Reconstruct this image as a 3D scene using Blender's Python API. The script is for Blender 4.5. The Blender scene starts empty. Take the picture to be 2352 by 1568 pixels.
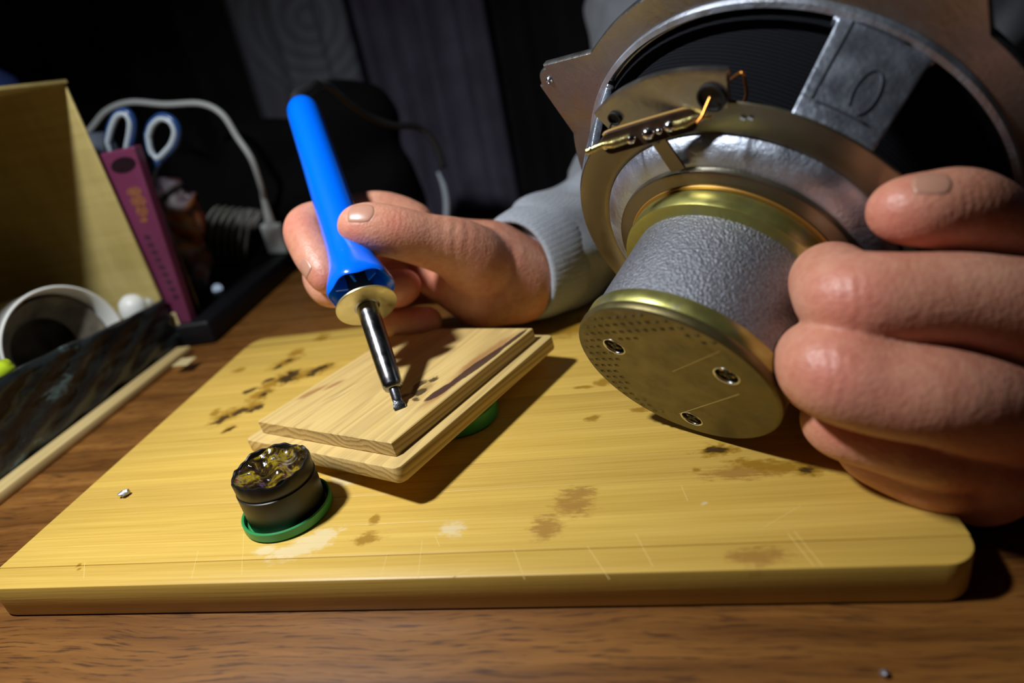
import bpy, bmesh, math, random
import numpy as np
from mathutils import Vector, Matrix, Quaternion

S = bpy.context.scene
COL = S.collection
random.seed(7)
rng = np.random.default_rng(7)

# ------------------------------------------------------------------ camera
FPX, PITCH, ROLL, YAW = 1455.0628, .434857185, -.197568817, -.224270258
CO = Vector((.269878789, -.150029302, .156465445))
FW = Vector((math.sin(YAW)*math.cos(PITCH), math.cos(YAW)*math.cos(PITCH), -math.sin(PITCH)))
RT0 = Vector((math.cos(YAW), -math.sin(YAW), 0)); UP0 = RT0.cross(FW)
RT = RT0*math.cos(ROLL) + UP0*math.sin(ROLL)
UP = -RT0*math.sin(ROLL) + UP0*math.cos(ROLL)
cam = bpy.data.cameras.new('camera'); cam_o = bpy.data.objects.new('camera', cam); COL.objects.link(cam_o)
M = Matrix((RT, UP, -FW)).transposed().to_4x4(); M.translation = CO
cam_o.matrix_world = M
cam.sensor_width = 36; cam.lens = FPX/2352*36; cam.clip_start = .01; cam.clip_end = 50
cam.dof.use_dof = True; cam.dof.focus_distance = .262; cam.dof.aperture_fstop = 5.0
S.camera = cam_o

# ------------------------------------------------------------------ light, exposure
w = bpy.data.worlds.new('world'); S.world = w; w.use_nodes = True
w.node_tree.nodes['Background'].inputs[0].default_value = (.55, .68, 1, 1)
w.node_tree.nodes['Background'].inputs[1].default_value = .004
def area(name, loc, target, size, energy, color, spread=180):
    L = bpy.data.lights.new(name, 'AREA'); L.shape = 'DISK'; L.size = size; L.energy = energy; L.color = color
    L.spread = math.radians(spread)
    o = bpy.data.objects.new(name, L); COL.objects.link(o); o.location = loc
    o.rotation_euler = (Vector(target)-Vector(loc)).to_track_quat('-Z', 'Y').to_euler(); return o
LAMP = (.0, -.02, .42)
area('desk_lamp_light', LAMP, (.11, .06, 0), .045, 2.55, (.95, .97, 1), 165)
S.view_settings.view_transform = 'Standard'; S.view_settings.look = 'None'
S.view_settings.exposure = 0.0; S.view_settings.gamma = 1; S.view_settings.use_curve_mapping = False

# ------------------------------------------------------------------ helpers
def ray(px, py): return FW + RT*((px-1176)/FPX) - UP*((py-784)/FPX)
def at(px, py, z=0.0):
    d = ray(px, py); return CO + d*((z-CO.z)/d.z)
def atd(px, py, dep): return CO + ray(px, py)*dep
def atx(px, py, x):
    d = ray(px, py); return CO + d*((x-CO.x)/d.x)
def aty(px, py, y):
    d = ray(px, py); return CO + d*((y-CO.y)/d.y)
V = Vector

def mat(name):
    m = bpy.data.materials.new(name); m.use_nodes = True
    nt = m.node_tree; b = nt.nodes['Principled BSDF']; return m, nt, b
def node(nt, t, **k):
    n = nt.nodes.new(t)
    for a, v in k.items():
        if a in ('ins',):
            for i, x in v.items(): n.inputs[i].default_value = x
        else: setattr(n, a, v)
    return n
def lk(nt, a, b): nt.links.new(a, b)
def ramp(nt, fac, stops):
    r = nt.nodes.new('ShaderNodeValToRGB'); e = r.color_ramp.elements
    while len(e) < len(stops): e.new(.5)
    for i, (p, c) in enumerate(stops): e[i].position = p; e[i].color = tuple(c)+(1,) if len(c) == 3 else c
    lk(nt, fac, r.inputs[0]); return r.outputs[0]
def coords(nt, scale=(1, 1, 1), out='Object', loc=(0, 0, 0), rot=(0, 0, 0)):
    t = node(nt, 'ShaderNodeTexCoord'); m = node(nt, 'ShaderNodeMapping'); lk(nt, t.outputs[out], m.inputs[0])
    m.inputs['Scale'].default_value = scale; m.inputs['Location'].default_value = loc; m.inputs['Rotation'].default_value = rot
    return m.outputs[0]
def noise(nt, vec, scale=1, detail=4, rough=.55, dist=0):
    n = node(nt, 'ShaderNodeTexNoise'); n.inputs['Scale'].default_value = scale; n.inputs['Detail'].default_value = detail
    n.inputs['Roughness'].default_value = rough; n.inputs['Distortion'].default_value = dist
    lk(nt, vec, n.inputs['Vector']); return n.outputs['Fac']
def mix(nt, fac, a, b, mode='MIX'):
    m = node(nt, 'ShaderNodeMix', data_type='RGBA', blend_type=mode)
    for s, v in ((m.inputs[0], fac), (m.inputs[6], a), (m.inputs[7], b)):
        if isinstance(v, (int, float)): s.default_value = v
        elif isinstance(v, tuple): s.default_value = v+(1,) if len(v) == 3 else v
        else: lk(nt, v, s)
    return m.outputs[2]
def mth(nt, op, a, b=0.0, c=None):
    m = node(nt, 'ShaderNodeMath', operation=op)
    for s, v in zip(m.inputs, (a, b, c)):
        if v is None: continue
        if isinstance(v, (int, float)): s.default_value = v
        else: lk(nt, v, s)
    return m.outputs[0]
def bump(nt, b, h, strength=.3, dist=.0005):
    n = node(nt, 'ShaderNodeBump'); n.inputs['Strength'].default_value = strength; n.inputs['Distance'].default_value = dist
    lk(nt, h, n.inputs['Height']); lk(nt, n.outputs[0], b.inputs['Normal']); return n
def setp(b, **k):
    names = dict(color='Base Color', rough='Roughness', metal='Metallic', coat='Coat Weight', sss='Subsurface Weight',
                 trans='Transmission Weight', ior='IOR', spec='Specular IOR Level', sheen='Sheen Weight', croll='Coat Roughness')
    for a, v in k.items():
        b.inputs[names[a]].default_value = (tuple(v)+(1,)) if a == 'color' else v
def simple(name, color, rough=.5, metal=0, var=0, nscale=60, bmp=0, bscale=400, bdist=.0004, **k):
    m, nt, b = mat(name); setp(b, color=color, rough=rough, metal=metal, **k)
    if var:
        f = noise(nt, coords(nt), nscale, 5)
        lk(nt, ramp(nt, f, [(.3, tuple(c*(1-var) for c in color)), (.7, tuple(min(1, c*(1+var)) for c in color))]), b.inputs['Base Color'])
    if bmp: bump(nt, b, noise(nt, coords(nt), bscale, 4), bmp, bdist)
    return m

def link(name, me, parent=None):
    o = bpy.data.objects.new(name, me); COL.objects.link(o)
    if parent is not None: o.parent = parent
    return o
def rootloc(p):
    if p is None: return V((0, 0, 0))
    l = V(p.location)
    while p.parent: p = p.parent; l += p.location
    return l
def obj(name, verts, faces, m, parent=None, smooth=True, auto=None, loc=None):
    """verts in world space; the object's origin is its parent's (or loc)"""
    off = rootloc(parent) if loc is None else V(loc)
    me = bpy.data.meshes.new(name)
    vv = np.asarray([tuple(v) for v in verts], dtype=float) - np.array(off)
    me.from_pydata(vv.tolist(), [], [tuple(int(i) for i in f) for f in faces]); me.update()
    o = link(name, me, parent)
    if loc is not None: o.location = V(loc) - rootloc(parent)
    if m: me.materials.append(m)
    if smooth:
        me.polygons.foreach_set('use_smooth', [True]*len(me.polygons))
        if auto is not None: me.set_sharp_from_angle(angle=math.radians(auto))
    return o
def thing(name, label, cat, loc=(0, 0, 0), group=None):
    o = bpy.data.objects.new(name, None); COL.objects.link(o); o.location = loc; o.empty_display_size = .01
    return tag(o, label, cat, group)
def tag(o, label=None, cat=None, group=None, kind=None):
    if label: o['label'] = label
    if cat: o['category'] = cat
    if group: o['group'] = group
    if kind: o['kind'] = kind
    return o

class MB:
    def __init__(s): s.v = []; s.f = []
    def add(s, v, f):
        n = len(s.v); s.v += [V(x) for x in v]; s.f += [tuple(i+n for i in q) for q in f]; return s
    def build(s, name, m, parent=None, **k): return obj(name, s.v, s.f, m, parent, **k)

def bm_data(bm, Mx=None):
    bm.verts.ensure_lookup_table(); bm.verts.index_update()
    v = [(Mx @ x.co) if Mx else x.co.copy() for x in bm.verts]; f = [[q.index for q in p.verts] for p in bm.faces]
    bm.free(); return v, f
def box(x0, x1, y0, y1, z0, z1, bev=0, seg=2, Mx=None):
    bm = bmesh.new(); bmesh.ops.create_cube(bm, size=1)
    for v in bm.verts: v.co = V(((x0+x1)/2+v.co.x*(x1-x0), (y0+y1)/2+v.co.y*(y1-y0), (z0+z1)/2+v.co.z*(z1-z0)))
    if bev: bmesh.ops.bevel(bm, geom=bm.edges[:], offset=bev, segments=seg, profile=.5, affect='EDGES')
    return bm_data(bm, Mx)
def prism(poly, z0, z1, Mx=None, bev=0, seg=2):
    bm = bmesh.new(); f = bm.faces.new([bm.verts.new((p[0], p[1], z0)) for p in poly])
    r = bmesh.ops.extrude_face_region(bm, geom=[f])
    for e in r['geom']:
        if isinstance(e, bmesh.types.BMVert): e.co.z = z1
    bmesh.ops.recalc_face_normals(bm, faces=bm.faces[:])
    if bev:
        ed = [e for e in bm.edges if abs(e.verts[0].co.z-e.verts[1].co.z) < 1e-9]
        bmesh.ops.bevel(bm, geom=ed, offset=bev, segments=seg, profile=.5, affect='EDGES')
    return bm_data(bm, Mx)
def lathe(prof, Mx, n=96, close=False, jag=None):
    """prof: list of (r, h); revolve about local z; r==0 gives a pole"""
    v = []; f = []; rows = []
    for k, (r, h) in enumerate(prof):
        if r < 1e-7: rows.append([len(v)]); v.append(Mx @ V((0, 0, h)))
        else:
            rows.append(list(range(len(v), len(v)+n)))
            for i in range(n):
                a = 2*math.pi*i/n; rr, hh = (r, h) if jag is None else jag(k, a, r, h)
                v.append(Mx @ V((rr*math.cos(a), rr*math.sin(a), hh)))
    pairs = list(zip(rows, rows[1:])) + ([(rows[-1], rows[0])] if close else [])
    for A_, B_ in pairs:
        for i in range(n):
            j = (i+1) % n
            if len(A_) == 1 and len(B_) == 1: continue
            if len(A_) == 1: f.append((A_[0], B_[i], B_[j]))
            elif len(B_) == 1: f.append((A_[i], A_[j], B_[0]))
            else: f.append((A_[i], A_[j], B_[j], B_[i]))
    return v, f
def frame(origin, z, xhint=(1, 0, 0)):
    z = V(z).normalized(); x = V(xhint); x = (x - z*x.dot(z)).normalized(); y = z.cross(x)
    m = Matrix((x, y, z)).transposed().to_4x4(); m.translation = V(origin); return m
def spline(pts, n=8):
    P = [V(p) for p in pts]; P = [P[0]*2-P[1]] + P + [P[-1]*2-P[-2]]; out = []
    for i in range(1, len(P)-2):
        for k in range(n):
            t = k/n; a, b, c, d = P[i-1:i+3]
            out.append(.5*((2*b)+(c-a)*t+(2*a-5*b+4*c-d)*t*t+(3*b-a-3*c+d)*t**3))
    out.append(P[-2]); return out
def tube(pts, r, seg=12, caps=True, smooth=8, closed=False, flat=None):
    P = spline(pts, smooth) if smooth else [V(p) for p in pts]
    n = len(P); v = []; f = []
    R_ = (lambda i: r) if not hasattr(r, '__len__') else (lambda i: float(np.interp(i/(n-1)*(len(r)-1), range(len(r)), r)))
    up = V((0, 0, 1)); prev = None
    for i, p in enumerate(P):
        t = (P[min(i+1, n-1)]-P[max(i-1, 0)]).normalized()
        if prev is None: x = t.cross(up if abs(t.z) < .9 else V((1, 0, 0))).normalized()
        else: x = (prev - t*prev.dot(t)).normalized()
        prev = x; y = t.cross(x)
        for k in range(seg):
            a = 2*math.pi*k/seg; v.append(p + (x*math.cos(a)*(flat or 1) + y*math.sin(a))*R_(i))
    for i in range(n-1):
        for k in range(seg):
            f.append((i*seg+k, i*seg+(k+1) % seg, (i+1)*seg+(k+1) % seg, (i+1)*seg+k))
    if caps:
        f.append(tuple(reversed(range(seg)))); f.append(tuple((n-1)*seg+k for k in range(seg)))
    return v, f
def ico(c, r, sub=2, scale=(1, 1, 1), jit=0, Mx=None):
    bm = bmesh.new(); bmesh.ops.create_icosphere(bm, subdivisions=sub, radius=1)
    for v in bm.verts:
        k = 1 + (random.uniform(-jit, jit) if jit else 0)
        v.co = V((v.co.x*scale[0], v.co.y*scale[1], v.co.z*scale[2]))*r*k
        if Mx: v.co = Mx @ v.co
        v.co += V(c)
    return bm_data(bm)

# ---- implicit surfaces (for bodies and cloth): rounded cones with smooth unions, meshed by surface nets
def sd_cap(P, a, b, ra, rb):
    a = np.array(a, np.float32); b = np.array(b, np.float32); ab = b-a
    h = np.clip(((P-a) @ ab)/max(float(ab @ ab), 1e-12), 0, 1)
    q = P - a - h[..., None]*ab
    return np.sqrt((q*q).sum(-1)) - (ra+(rb-ra)*h)
def smin(a, b, k):
    if k <= 0: return np.minimum(a, b)
    h = np.maximum(k-np.abs(a-b), 0)/k; return np.minimum(a, b)-h*h*k*.25
def sd_eval(P, groups, kout, carve=()):
    D = None
    for caps, k in groups:
        g = None
        for c in caps:
            s = sd_cap(P, *c); g = s if g is None else smin(g, s, k)
        D = g if D is None else smin(D, g, kout)
    for c, k in carve: D = -smin(-D, sd_cap(P, *c), k)
    return D
def surf_nets(groups, kout, vox, carve=(), disp=None, floor=None):
    caps = [c for g in groups for c in g[0]]
    lo = np.min([np.minimum(np.array(c[0])-c[2], np.array(c[1])-c[3]) for c in caps], 0)-kout-3*vox
    hi = np.max([np.maximum(np.array(c[0])+c[2], np.array(c[1])+c[3]) for c in caps], 0)+kout+3*vox
    n = np.ceil((hi-lo)/vox).astype(int)+1
    ax = [(lo[i]+vox*np.arange(n[i])).astype(np.float32) for i in range(3)]
    big = 10.0
    D = np.full(n, big, np.float32)
    def local(c, k, fn):
        a = np.array(c[0]); b = np.array(c[1]); r = max(c[2], c[3])+2.5*k+4*vox
        i0 = np.maximum(np.floor((np.minimum(a, b)-r-lo)/vox).astype(int), 0); i1 = np.minimum(np.ceil((np.maximum(a, b)+r-lo)/vox).astype(int)+1, n)
        if (i1 <= i0).any(): return
        sl = tuple(slice(i0[i], i1[i]) for i in range(3))
        P = np.stack(np.meshgrid(*[ax[i][sl[i]] for i in range(3)], indexing='ij'), -1)
        fn(sl, sd_cap(P, *c))
    for cs, k in groups:
        G = np.full(n, big, np.float32)
        for c in cs:
            def fn(sl, s, G=G, k=k): G[sl] = smin(G[sl], s, k)
            local(c, max(k, kout), fn)
        D = smin(D, G, kout)
    for c, k in carve:
        def fn(sl, s, k=k): D[sl] = -smin(-D[sl], s, k)
        local(c, k, fn)
    if disp is not None:
        P = np.stack(np.meshgrid(*ax, indexing='ij'), -1); D = D + disp(P)
    if floor is not None: D = np.maximum(D, floor-ax[2][None, None, :])
    ins = D < 0
    nx, ny, nz = n-1
    cnt = np.zeros((nx, ny, nz), np.int16)
    for dx in (0, 1):
        for dy in (0, 1):
            for dz in (0, 1): cnt += ins[dx:dx+nx, dy:dy+ny, dz:dz+nz]
    act = (cnt > 0) & (cnt < 8)
    idx = -np.ones((nx, ny, nz), np.int64); cells = np.argwhere(act); idx[act] = np.arange(len(cells))
    sm = np.zeros((len(cells), 3)); num = np.zeros(len(cells))
    cor = [(a, b, c) for a in (0, 1) for b in (0, 1) for c in (0, 1)]
    for i, p in enumerate(cor):
        for q in cor[i+1:]:
            if sum(abs(p[t]-q[t]) for t in range(3)) != 1: continue
            d0 = D[cells[:, 0]+p[0], cells[:, 1]+p[1], cells[:, 2]+p[2]]; d1 = D[cells[:, 0]+q[0], cells[:, 1]+q[1], cells[:, 2]+q[2]]
            m = (d0 < 0) != (d1 < 0); t = np.where(m, d0/np.where(m, d0-d1, 1), 0)
            pt = np.array(p)[None]+(np.array(q)-np.array(p))[None]*t[:, None]
            sm[m] += pt[m]; num += m
    verts = lo + (cells + sm/num[:, None])*vox
    faces = []
    for axis in range(3):
        o1, o2 = [(1, 2), (2, 0), (0, 1)][axis]
        s0 = [slice(None)]*3; s1 = [slice(None)]*3; s0[axis] = slice(0, -1); s1[axis] = slice(1, None)
        a = ins[tuple(s0)]; b = ins[tuple(s1)]
        e = np.argwhere(a != b)
        ok = (e[:, o1] > 0) & (e[:, o2] > 0) & (e[:, o1] < n[o1]-1) & (e[:, o2] < n[o2]-1); e = e[ok]
        flip = a[e[:, 0], e[:, 1], e[:, 2]]
        def gi(d1, d2):
            c = e.copy(); c[:, o1] -= d1; c[:, o2] -= d2; return idx[c[:, 0], c[:, 1], c[:, 2]]
        q = np.stack([gi(1, 1), gi(0, 1), gi(0, 0), gi(1, 0)], 1)
        q[~flip] = q[~flip][:, ::-1]; faces.append(q)
    return verts, np.concatenate(faces)
def mesh_np(name, verts, faces, m, parent=None, loc=None):
    off = rootloc(parent) if loc is None else V(loc)
    me = bpy.data.meshes.new(name); v = np.asarray(verts, np.float64)-np.array(off)
    me.vertices.add(len(v)); me.vertices.foreach_set('co', v.ravel())
    me.loops.add(len(faces)*4); me.loops.foreach_set('vertex_index', np.asarray(faces, np.int32).ravel())
    me.polygons.add(len(faces)); me.polygons.foreach_set('loop_start', np.arange(0, len(faces)*4, 4, dtype=np.int32))
    me.update(calc_edges=True); me.validate()
    me.polygons.foreach_set('use_smooth', [True]*len(me.polygons)); me.materials.append(m)
    o = link(name, me, parent)
    if loc is not None: o.location = V(loc)
    return o

TZ = -.0155     # table top; the cutting board's top is z = 0

# ------------------------------------------------------------------ materials
def stain_mask(nt, vec, nz, x, y, rx, ry, rot, lo=.62, hi=.95, namt=.9):
    m = node(nt, 'ShaderNodeMapping', vector_type='TEXTURE'); lk(nt, vec, m.inputs[0])
    m.inputs['Location'].default_value = (x, y, 0); m.inputs['Rotation'].default_value = (0, 0, math.radians(rot)); m.inputs['Scale'].default_value = (rx, ry, 1)
    l = node(nt, 'ShaderNodeVectorMath', operation='LENGTH'); lk(nt, m.outputs[0], l.inputs[0])
    s = mth(nt, 'MULTIPLY_ADD', nz, namt, mth(nt, 'SUBTRACT', 1.45-namt*.5, l.outputs['Value']))
    r = node(nt, 'ShaderNodeMapRange'); r.interpolation_type = 'SMOOTHSTEP'
    r.inputs[1].default_value = lo; r.inputs[2].default_value = hi; lk(nt, s, r.inputs[0]); return r.outputs[0]
def flatten(nt, vec):
    v = node(nt, 'ShaderNodeVectorMath', operation='MULTIPLY'); lk(nt, vec, v.inputs[0]); v.inputs[1].default_value = (1, 1, 0); return v.outputs[0]

def bamboo_mat():
    m, nt, b = mat('bamboo'); oi = node(nt, 'ShaderNodeObjectInfo')
    tc = node(nt, 'ShaderNodeTexCoord').outputs['Object']
    sep = node(nt, 'ShaderNodeSeparateXYZ'); lk(nt, tc, sep.inputs[0])
    # bending grain lines
    g1 = noise(nt, coords(nt, (7, 300, 300)), 1, 6, .6, .25)
    g2 = noise(nt, coords(nt, (14, 1300, 900)), 1, 3, .6)
    g3 = noise(nt, coords(nt, (3, 60, 60)), 1, 3)
    c = ramp(nt, g1, [(.25, (.54, .33, .055)), (.5, (.62, .40, .075)), (.75, (.70, .475, .105))])
    c = mix(nt, .35, c, ramp(nt, g2, [(.3, (.44, .26, .05)), (.62, (.74, .52, .13))]), 'MIX')
    c = mix(nt, .5, c, ramp(nt, g3, [(.3, (.88, .86, .8)), (.7, (1.1, 1.1, 1.1))]), 'MULTIPLY')
    c = mix(nt, .8, c, oi.outputs['Color'], 'MULTIPLY')
    flat = flatten(nt, tc)
    nz = noise(nt, coords(nt, (1, 1.6, 1)), 190, 5, .65)
    nf = noise(nt, coords(nt, (200, 900, 100)), 1, 4, .7)
    P = lambda px, py: at(px, py, 0)
    def layer(c, color, items, amt=1.0, nn=nz, lo=.62, hi=.95, namt=1.5):
        acc = None
        for it in items:
            q = P(it[0], it[1]); k = stain_mask(nt, flat, nn, q.x, q.y, it[2]*1.22, it[3]*1.22, it[4], lo, hi, namt)
            acc = k if acc is None else mth(nt, 'MAXIMUM', acc, k)
        return mix(nt, mth(nt, 'MULTIPLY', acc, amt), c, color)
    # bamboo nodes: brownish fibrous bands
    c = layer(c, (.34, .17, .035), [(1320, 1160, .012, .009, 0), (1255, 1210, .008, .010, 0), (1740, 1278, .013, .006, 0), (1330, 1130, .010, .005, 0), (1700, 1085, .02, .006, 0)], .8, nf, .75, 1.2, 1.6)
    # dried amber rosin, scorched in the middle
    amber = [(520, 955, .012, .010, 60), (600, 905, .012, .008, 60), (575, 935, .010, .008, 50), (625, 880, .010, .008, 60), (655, 868, .013, .011, 40), (690, 862, .010, .010, 40), (735, 848, .012, .008, 40), (655, 832, .007, .014, -50),
             (495, 948, .004, .006, 20), (527, 985, .005, .004, 50), (740, 775, .007, .008, 0), (680, 810, .007, .008, 0), (548, 850, .006, .005, 0),
             (1650, 1034, .010, .0055, 0), (1740, 1066, .013, .0045, -10), (1800, 1072, .013, .005, 0), (1852, 1080, .008, .005, 0), (1340, 889, .007, .0022, 0), (1385, 878, .006, .005, 20), (1362, 960, .005, .003, 30), (1300, 752, .03, .016, 10), (1390, 740, .014, .02, 0),
             (862, 1192, .003, .003, 0), (846, 1235, .008, .004, 10), (1600, 1078, .0025, .0015, 0), (180, 1298, .0012, .0012, 0), (182, 1306, .0012, .0009, 0), (1470, 940, .006, .003, 0)]
    c = layer(c, (.30, .15, .008), amber, .85, nz, .6, 1.15, 1.7)
    burnt = [(512, 962, .007, .004, 55), (553, 945, .009, .004, 40), (590, 937, .007, .004, 45), (607, 905, .005, .004, 60), (575, 896, .007, .004, 30), (620, 872, .006, .003, 45), (660, 868, .009, .009, 30), (672, 858, .006, .008, 0), (735, 846, .009, .005, 40), (722, 856, .006, .005, 40),
             (640, 842, .005, .004, 50), (665, 828, .004, .003, 40), (528, 985, .004, .0022, 50), (1645, 1032, .006, .003, 0), (1852, 1080, .004, .003, 0)]
    c = layer(c, (.035, .018, .006), burnt, .92, nz, .7, 1.15, 1.9)
    # pale scuffs and dried flux
    c = layer(c, (.72, .63, .42), [(690, 1258, .016, .007, 20), (740, 1232, .010, .006, 20), (1040, 1215, .007, .005, 0), (610, 1262, .006, .004, 0), (1618, 1155, .0022, .001, 30), (800, 1100, .01, .006, 0)], .55, nz, .7, 1.1, 1.5)
    lk(nt, c, b.inputs['Base Color']); setp(b, rough=.42, coat=.12, croll=.3)
    bump(nt, b, mth(nt, 'ADD', g2, mth(nt, 'MULTIPLY', nf, .5)), .35, .00025)
    return m
def wood_mat(name, dark, mid, light, scale=(8, 220, 220), rough=.5, dist=.6, bmp=.25, rings=None, extra=None):
    m, nt, b = mat(name)
    g = noise(nt, coords(nt, scale), 1, 6, .6, dist)
    c = ramp(nt, g, [(.3, dark), (.5, mid), (.68, light)])
    if extra: c = extra(nt, c)
    lk(nt, c, b.inputs['Base Color']); setp(b, rough=rough); bump(nt, b, g, bmp, .0004); return m

def laminate_mat():
    m, nt, b = mat('walnut_laminate')
    v = coords(nt, (1, 1, 1)); w1 = noise(nt, v, 9, 3)
    add = node(nt, 'ShaderNodeVectorMath', operation='MULTIPLY_ADD'); cm = node(nt, 'ShaderNodeCombineXYZ'); lk(nt, w1, cm.inputs[1])
    lk(nt, cm.outputs[0], add.inputs[0]); add.inputs[1].default_value = (0, .016, 0); lk(nt, v, add.inputs[2])
    def sc(s):
        q = node(nt, 'ShaderNodeMapping'); q.inputs['Scale'].default_value = s; lk(nt, add.outputs[0], q.inputs[0]); return q.outputs[0]
    g = noise(nt, sc((6, 110, 10)), 1, 6, .62); d = noise(nt, sc((55, 900, 50)), 1, 3, .6); h = noise(nt, sc((2, 26, 3)), 1, 3)
    c = ramp(nt, g, [(.3, (.10, .035, .006)), (.5, (.20, .081, .016)), (.7, (.30, .130, .028))])
    c = mix(nt, .65, c, ramp(nt, h, [(.35, (.62, .58, .55)), (.65, (1.1, 1.1, 1.1))]), 'MULTIPLY')
    c = mix(nt, ramp(nt, d, [(.36, (.8, .8, .8)), (.47, (0, 0, 0))]), c, (.045, .017, .006))
    lk(nt, c, b.inputs['Base Color']); setp(b, rough=.38); bump(nt, b, d, .3, .0002); return m

def steel(name, color, rough=.3, metal=1.0, var=.15, scale=90, bmp=0.0, bscale=500, bdist=.0003, stain=None, coat=0):
    m, nt, b = mat(name); n1 = noise(nt, coords(nt), scale, 6, .65)
    c = ramp(nt, n1, [(.3, tuple(x*(1-var) for x in color)), (.7, tuple(min(1, x*(1+var)) for x in color))])
    if stain:
        n2 = noise(nt, coords(nt), stain[1], 4, .6, .5); c = mix(nt, ramp(nt, n2, [(stain[2], (0, 0, 0)), (stain[3], (1, 1, 1))]), c, stain[0])
    lk(nt, c, b.inputs['Base Color']); setp(b, metal=metal, coat=coat)
    lk(nt, ramp(nt, noise(nt, coords(nt), scale*1.7, 4), [(.3, (rough*.75,)*3), (.7, (min(1, rough*1.3),)*3)]), b.inputs['Roughness'])
    if bmp: bump(nt, b, noise(nt, coords(nt), bscale, 5, .6), bmp, bdist)
    return m

def skin_mat():
    m, nt, b = mat('skin')
    n1 = noise(nt, coords(nt), 38, 4); n2 = noise(nt, coords(nt), 260, 5, .65); n3 = noise(nt, coords(nt, (1, 1, 1)), 900, 3, .6)
    c = ramp(nt, n1, [(.32, (.50, .18, .11)), (.5, (.60, .265, .17)), (.68, (.67, .34, .225))])
    c = mix(nt, .35, c, ramp(nt, n2, [(.35, (.48, .17, .105)), (.65, (.68, .36, .235))]))
    at_ = node(nt, 'ShaderNodeAttribute', attribute_name='blush'); c = mix(nt, at_.outputs['Fac'], c, (.62, .17, .13))
    lk(nt, c, b.inputs['Base Color']); setp(b, rough=.44, sss=.35)
    b.inputs['Subsurface Radius'].default_value = (1, .3, .14); b.inputs['Subsurface Scale'].default_value = .004
    vo = node(nt, 'ShaderNodeTexVoronoi'); vo.inputs['Scale'].default_value = 700; lk(nt, coords(nt, (1, 1, 1)), vo.inputs[0])
    h = mth(nt, 'ADD', mth(nt, 'MULTIPLY', n2, 1.0), mth(nt, 'ADD', mth(nt, 'MULTIPLY', vo.outputs['Distance'], .5), mth(nt, 'MULTIPLY', n3, .3)))
    bump(nt, b, h, .38, .0007); return m
def cloth_mat():
    m, nt, b = mat('grey_jersey')
    n1 = noise(nt, coords(nt), 25, 4); n2 = noise(nt, coords(nt, (1, 1, 1.8)), 900, 3, .7)
    c = ramp(nt, n1, [(.3, (.25, .275, .31)), (.7, (.34, .37, .41))]); c = mix(nt, .4, c, ramp(nt, n2, [(.35, (.20, .22, .25)), (.65, (.52, .55, .60))]))
    lk(nt, c, b.inputs['Base Color']); setp(b, rough=.95, sheen=.2)
    wv = node(nt, 'ShaderNodeTexWave', wave_type='BANDS', bands_direction='Z'); wv.inputs['Scale'].default_value = 260; wv.inputs['Distortion'].default_value = 1; lk(nt, coords(nt), wv.inputs[0])
    bump(nt, b, mth(nt, 'ADD', n2, mth(nt, 'MULTIPLY', wv.outputs['Fac'], .35)), .5, .0008); return m

# ------------------------------------------------------------------ setting
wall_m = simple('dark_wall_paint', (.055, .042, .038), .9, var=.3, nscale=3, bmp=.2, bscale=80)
floor_m = wood_mat('floor_boards', (.05, .025, .012), (.08, .04, .02), (.11, .06, .03), (2, 30, 2))
def slab(name, b6, m):
    v, f = box(*b6); o = obj(name, v, f, m, smooth=False, loc=((b6[0]+b6[1])/2, (b6[2]+b6[3])/2, b6[4])); tag(o, kind='structure'); return o
FZ = TZ-.74
slab('floor', (-1.6, 2.2, -1.2, 1.15, FZ-.05, FZ), floor_m)
slab('wall_back', (-1.6, 2.2, 1.12, 1.2, FZ, FZ+2.5), wall_m)
slab('wall_left', (-1.68, -1.6, -1.2, 1.2, FZ, FZ+2.5), wall_m)

# table
tb = thing('desk', 'walnut-brown wood-grain desk carrying the pale cutting board', 'desk', (.15, .1, FZ))
v, f = box(-.75, 1.05, -.30, .53, TZ-.028, TZ, .0025, 2); obj('desk_top', v, f, laminate_mat(), tb, smooth=True, auto=40)
leg_m = simple('dark_leg', (.03, .02, .015), .5)
for x in (-.68, .98):
    for y in (-.24, .50):
        v, f = box(x-.025, x+.025, y-.025, y+.025, FZ, TZ-.028, .003, 1); obj('leg', v, f, leg_m, tb, auto=40)

# curtains
def curtain(name, x0, x1, y, z0, z1, amp, wl, m, label, ph=0):
    nx = int((x1-x0)/.008); nz = 30; vs = []; fs = []
    for j in range(nz+1):
        for i in range(nx+1):
            x = x0+(x1-x0)*i/nx; z = z0+(z1-z0)*j/nz
            a = 2*math.pi*x/wl + ph
            yy = y + amp*(math.sin(a)+.35*math.sin(2.3*a+1+.8*z)+.25*math.sin(.37*a+2*z))
            vs.append((x+.25*amp*math.sin(a*1.3+z), yy, z))
    for j in range(nz):
        for i in range(nx): k = j*(nx+1)+i; fs.append((k, k+1, k+nx+2, k+nx+1))
    o = obj(name, vs, fs, m, loc=((x0+x1)/2, y, z0)); md = o.modifiers.new('thick', 'SOLIDIFY'); md.thickness = .0015
    tag(o, label, 'curtain'); return o
cm_, nt, b = mat('lace_curtain')
cc = node(nt, 'ShaderNodeTexCoord').outputs['Object']
ctr = aty(700, 40, .93)
rings = None
mp = node(nt, 'ShaderNodeMapping', vector_type='TEXTURE'); lk(nt, cc, mp.inputs[0])
CX0, CX1 = -.335, -.135
mp.inputs['Location'].default_value = (ctr.x-(CX0+CX1)/2, 0, ctr.z-(FZ+.02)); mp.inputs['Scale'].default_value = (1, 100, 1.1)
ln = node(nt, 'ShaderNodeVectorMath', operation='LENGTH'); lk(nt, mp.outputs[0], ln.inputs[0])
sn = mth(nt, 'SINE', mth(nt, 'MULTIPLY', ln.outputs['Value'], 330))
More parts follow.
